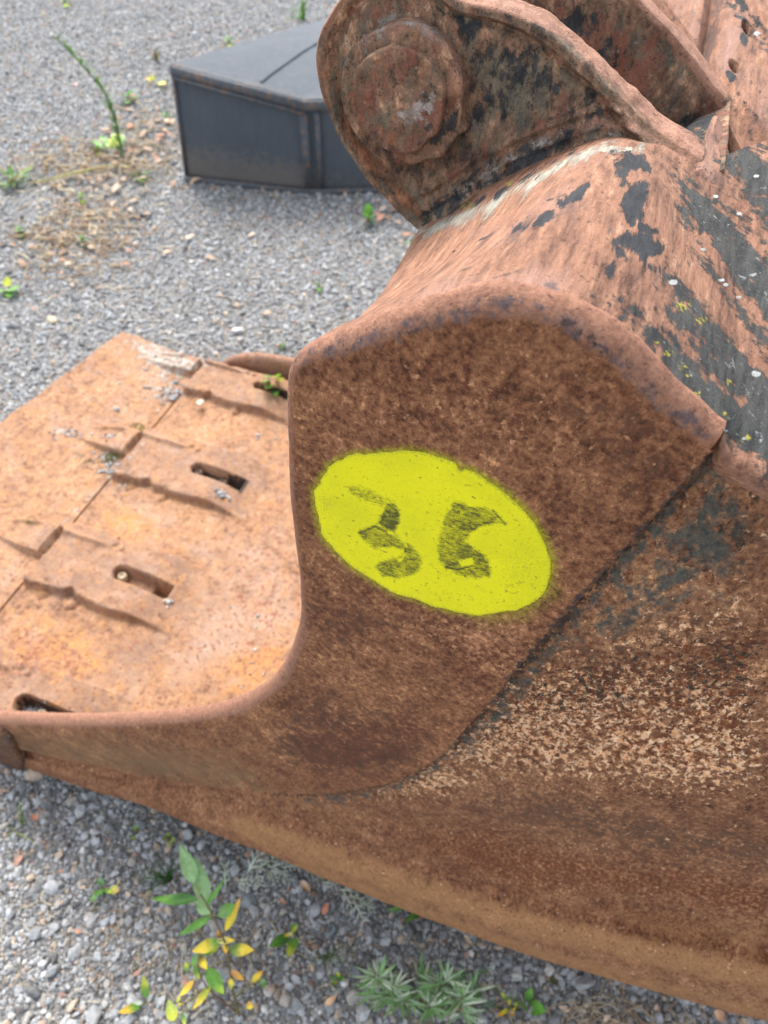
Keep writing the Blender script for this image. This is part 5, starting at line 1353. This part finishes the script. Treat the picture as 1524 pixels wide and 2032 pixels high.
for (u, v, lab) in [(196, 300, 'faint green sprig in the straw left of the tall weed base'), (330, 235, 'pale sprig between the tall weed and the steel box'), (163, 395, 'green sprig at the middle of the lower straw patch'), (165, 480, 'tiny sprig at the bottom of the lower straw patch'), (40, 462, 'yellowish sprig left of the lower straw patch'), (130, 5, 'green sprig at the very top left edge'), (455, 85, 'green sprig just above the sloping box top')]:
    seedling('weed', lab, 'weed', (u, v), [(u - 10, v - 5, .03, 11, G2, YG, .3), (u + 9, v - 8, .04, 10, GP, G2, .3), (u + 2, v + 9, .02, 10, YG, G2, .3), (u - 6, v - 14, .05, 8, G2, GP, .3)])
# the pale dry stalk lying on the ground
pts = np.stack([P3(60, 364, .012), P3(110, 352, .02), P3(170, 338, .025), P3(215, 330, .022), P3(262, 330, .012)])
mb = MB(); mb.tube(resample(pts, 24), np.linspace(.004, .006, 24), 5, (.42, .42, .16))
o = mb.build('dry_stalk', M['dry'], None, loc=tuple(pts[2])); tag(o, 'long pale yellow dry stalk lying across the brown litter', 'stalk')

# dry litter, twigs and brown leaves
mb = MB()
def straw(n, c, r, cols, ln, rad, zmax=.02):
    for _ in range(n):
        u, v = rng.normal(c[0], r[0]), rng.normal(c[1], r[1]); p = P3(u, v, rng.uniform(.006, zmax)); a = rng.uniform(0, 6.28); L = ln * rng.uniform(.4, 1.3)
        d = np.array([math.cos(a), math.sin(a), rng.normal(0, .1)]) * L; bnd = np.array([-d[1], d[0], 0]) * rng.normal(0, .25)
        mb.tube(resample(np.stack([p - d / 2, p + bnd, p + d / 2]), 5), rad * rng.uniform(.6, 1.3), 4, cols[rng.integers(len(cols))])
SC_ = [(.46,.37,.24),(.38,.29,.18),(.56,.48,.34),(.26,.18,.11),(.36,.23,.13)]
straw(260, (170, 450), (62, 50), SC_, .07, .0022, .03); straw(260, (190, 320), (85, 26), SC_, .07, .0022, .03); straw(130, (290, 270), (45, 38), SC_, .06, .002, .03); straw(60, (80, 440), (60, 70), SC_, .06, .002)
straw(120, (250, 1850), (200, 110), SC_, .035, .0007, .012); straw(110, (1180, 2020), (170, 30), SC_, .06, .0008, .015); straw(60, (600, 1880), (200, 80), SC_, .04, .0007, .012)
straw(60, (470, 480), (150, 120), SC_, .03, .0012); straw(40, (200, 905), (30, 12), [(.08,.12,.03),(.16,.15,.05),(.2,.16,.1)], .03, .001, .13)
def flake(n, c, r, cols, sz):
    for i in range(n):
        u, v = rng.normal(c[0], r[0]), rng.normal(c[1], r[1]); p = P3(u, v, rng.uniform(.006, .015)); a = rng.uniform(0, 6.28); L = sz * rng.uniform(.5, 1.4)
        leaf_geo(mb, p, p + np.array([math.cos(a), math.sin(a), rng.uniform(0, .35)]) * L, L * .5, cols[rng.integers(len(cols))], None, seg=4, fold=rng.uniform(-.4, .6), seed=i)
FC = [(.30,.20,.14),(.42,.30,.21),(.18,.11,.08),(.52,.40,.31),(.42,.22,.14)]
flake(80, (180, 440), (65, 55), FC, .030); flake(70, (200, 315), (90, 28), FC, .030); flake(45, (290, 265), (45, 38), FC, .04); flake(24, (780, 430), (40, 22), FC, .04); flake(20, (230, 440), (200, 120), FC, .04)
flake(26, (620, 1830), (180, 70), FC, .014); flake(14, (1200, 2000), (150, 40), FC, .016); flake(14, (150, 1850), (120, 120), FC, .012)
o = mb.build('plant_litter', M['dry']); tag(o, 'dry straw, twigs and brown leaf litter scattered on the gravel', kind='stuff')

# single stones and scraps one can pick out
def big_stone(u, v, wpx, col, label, flat=.6, seed=0, z=0.0, cat='stone', name='loose_stone'):
    p = P3(u, v, z); dep = p[1] * cp - (p[2] - CAMH) * sp; r_ = wpx / FPX * dep / 2
    me = stone_mesh(100 + seed, 3); me.materials.clear()
    co = np.empty(len(me.vertices) * 3); me.vertices.foreach_get('co', co); co = co.reshape(-1, 3)
    co = co * np.array([1, .8, flat]) * r_ * (1 + .1 * vnoise(co, 2)[:, None]); me.vertices.foreach_set('co', co.ravel())
    o = link_mesh(name, me, simple('stone_' + str(seed), col, tuple(c * .75 for c in col), 60, .85, .4, tuple(min(1, c * 1.4) for c in col)), None)
    o.location = p + np.array([0, 0, r_ * flat * .55]); o.rotation_euler = (.2 * math.sin(seed), .15, seed * 1.3)
    tag(o, label, cat)
for a in [(988,1793,0,0,'',0)][:0]: pass
big_stone(495, 1786, 34, (.24,.27,.29), 'flat slate-grey stone right of the sapling top', .4, 1)
big_stone(708, 1925, 32, (.16,.17,.20), 'dark square-cut stone left of the silvery weed', .6, 2)
big_stone(655, 1847, 26, (.20,.25,.27), 'blue-grey oblong stone above the silvery weed', .6, 3)
big_stone(590, 1995, 34, (.27,.28,.29), 'pale grey wedge stone at the bottom edge right of the sapling', .6, 4)
big_stone(272, 1932, 14, (.50,.28,.22), 'small pink stone left of the sapling base', .7, 5)
big_stone(212, 1830, 24, (.36,.39,.43), 'light blue-grey stone left of the sapling', .7, 6)
big_stone(1024, 1938, 26, (.46,.46,.42), 'pale lichen-spotted stone under the rim', .6, 7)
big_stone(1140, 1948, 24, (.30,.34,.38), 'blue-grey stone under the bottom rim at right', .7, 8)
big_stone(106, 638, 26, (.46,.40,.30), 'tan stone left of the bucket lip', .6, 9)
big_stone(470, 660, 30, (.55,.56,.57), 'white stone beyond the bucket lip', .5, 10)
big_stone(398, 802, 24, (.52,.42,.33), 'flat stone lying on the bucket lip', .4, 11, z=.105)
big_stone(150, 171, 16, (.70,.52,.48), 'pale pink stone near the tall weed', .6, 12)
# fallen things near
def fallen(u, v, tu, tv, wpx, c1, c2, label, name='fallen_leaf', cat='fallen leaf', z=.012):
    a = P3(u, v, z); b = P3(tu, tv, z + .006); dep = a[1] * cp - (a[2] - CAMH) * sp
    mb = MB(); leaf_geo(mb, a, b, wpx / FPX * dep, c1, c2, seg=7, fold=.45, sag=-.06, seed=int(u)); o = mb.build(name, M['dry'], None, loc=tuple(a)); tag(o, label, cat)
fallen(640, 1815, 652, 1790, 12, (.5,.22,.12), (.42,.17,.10), 'curled orange-brown leaf right of the sapling')
fallen(596, 1748, 616, 1770, 14, (.6,.45,.33), (.5,.3,.15), 'pale beige curled leaf under the silvery sprig')
fallen(645, 1995, 668, 1975, 13, (.62,.42,.26), (.5,.3,.18), 'tan wood chip left of the silvery weed')
fallen(1420, 2020, 1438, 2008, 22, (.55,.33,.2), (.45,.25,.15), 'orange-tan leaf at the bottom right under the rim')
fallen(920, 1855, 940, 1878, 8, (.6,.5,.36), (.5,.4,.3), 'pale wood splinter under the rim', 'wood_splinter', 'splinter')
fallen(75, 1626, 60, 1616, 12, (.5,.22,.14), (.4,.2,.1), 'reddish leaf scrap at the lower left')
# moss
def moss(u, v, wpx, z, col, label, n=90):
    c = P3(u, v, z); dep = c[1] * cp - (c[2] - CAMH) * sp; r_ = wpx / FPX * dep / 2
    mb = MB()
    for i in range(n):
        a = rng.uniform(0, 6.28); q_ = r_ * math.sqrt(rng.random()); p = c + np.array([math.cos(a) * q_, math.sin(a) * q_ * .8, 0]); d = np.array([rng.normal(0, .4), rng.normal(0, .4), 1]) * r_ * .35
        leaf_geo(mb, p, p + d, r_ * .16, np.array(col) * rng.uniform(.6, 1.4), None, seg=2, seed=i)
    o = mb.build('moss', M['leaf'], None, loc=tuple(c)); tag(o, label, 'moss')
moss(1104, 1945, 26, .004, (.12, .14, .01), 'olive moss cushion under the bottom rim')
moss(272, 852, 34, .098, (.13, .14, .03), 'brownish moss at the upper lip joint')
moss(225, 908, 30, .092, (.12, .13, .04), 'moss and dirt in the gap below the upper strap')
moss(63, 1034, 20, .10, (.10, .15, .03), 'small dark moss tuft above the lower strap')
moss(104, 1044, 22, .098, (.16, .24, .05), 'light green moss at the crack beside the lower strap')
moss(488, 985, 12, .075, (.10, .13, .03), 'moss at the end of the upper slot')
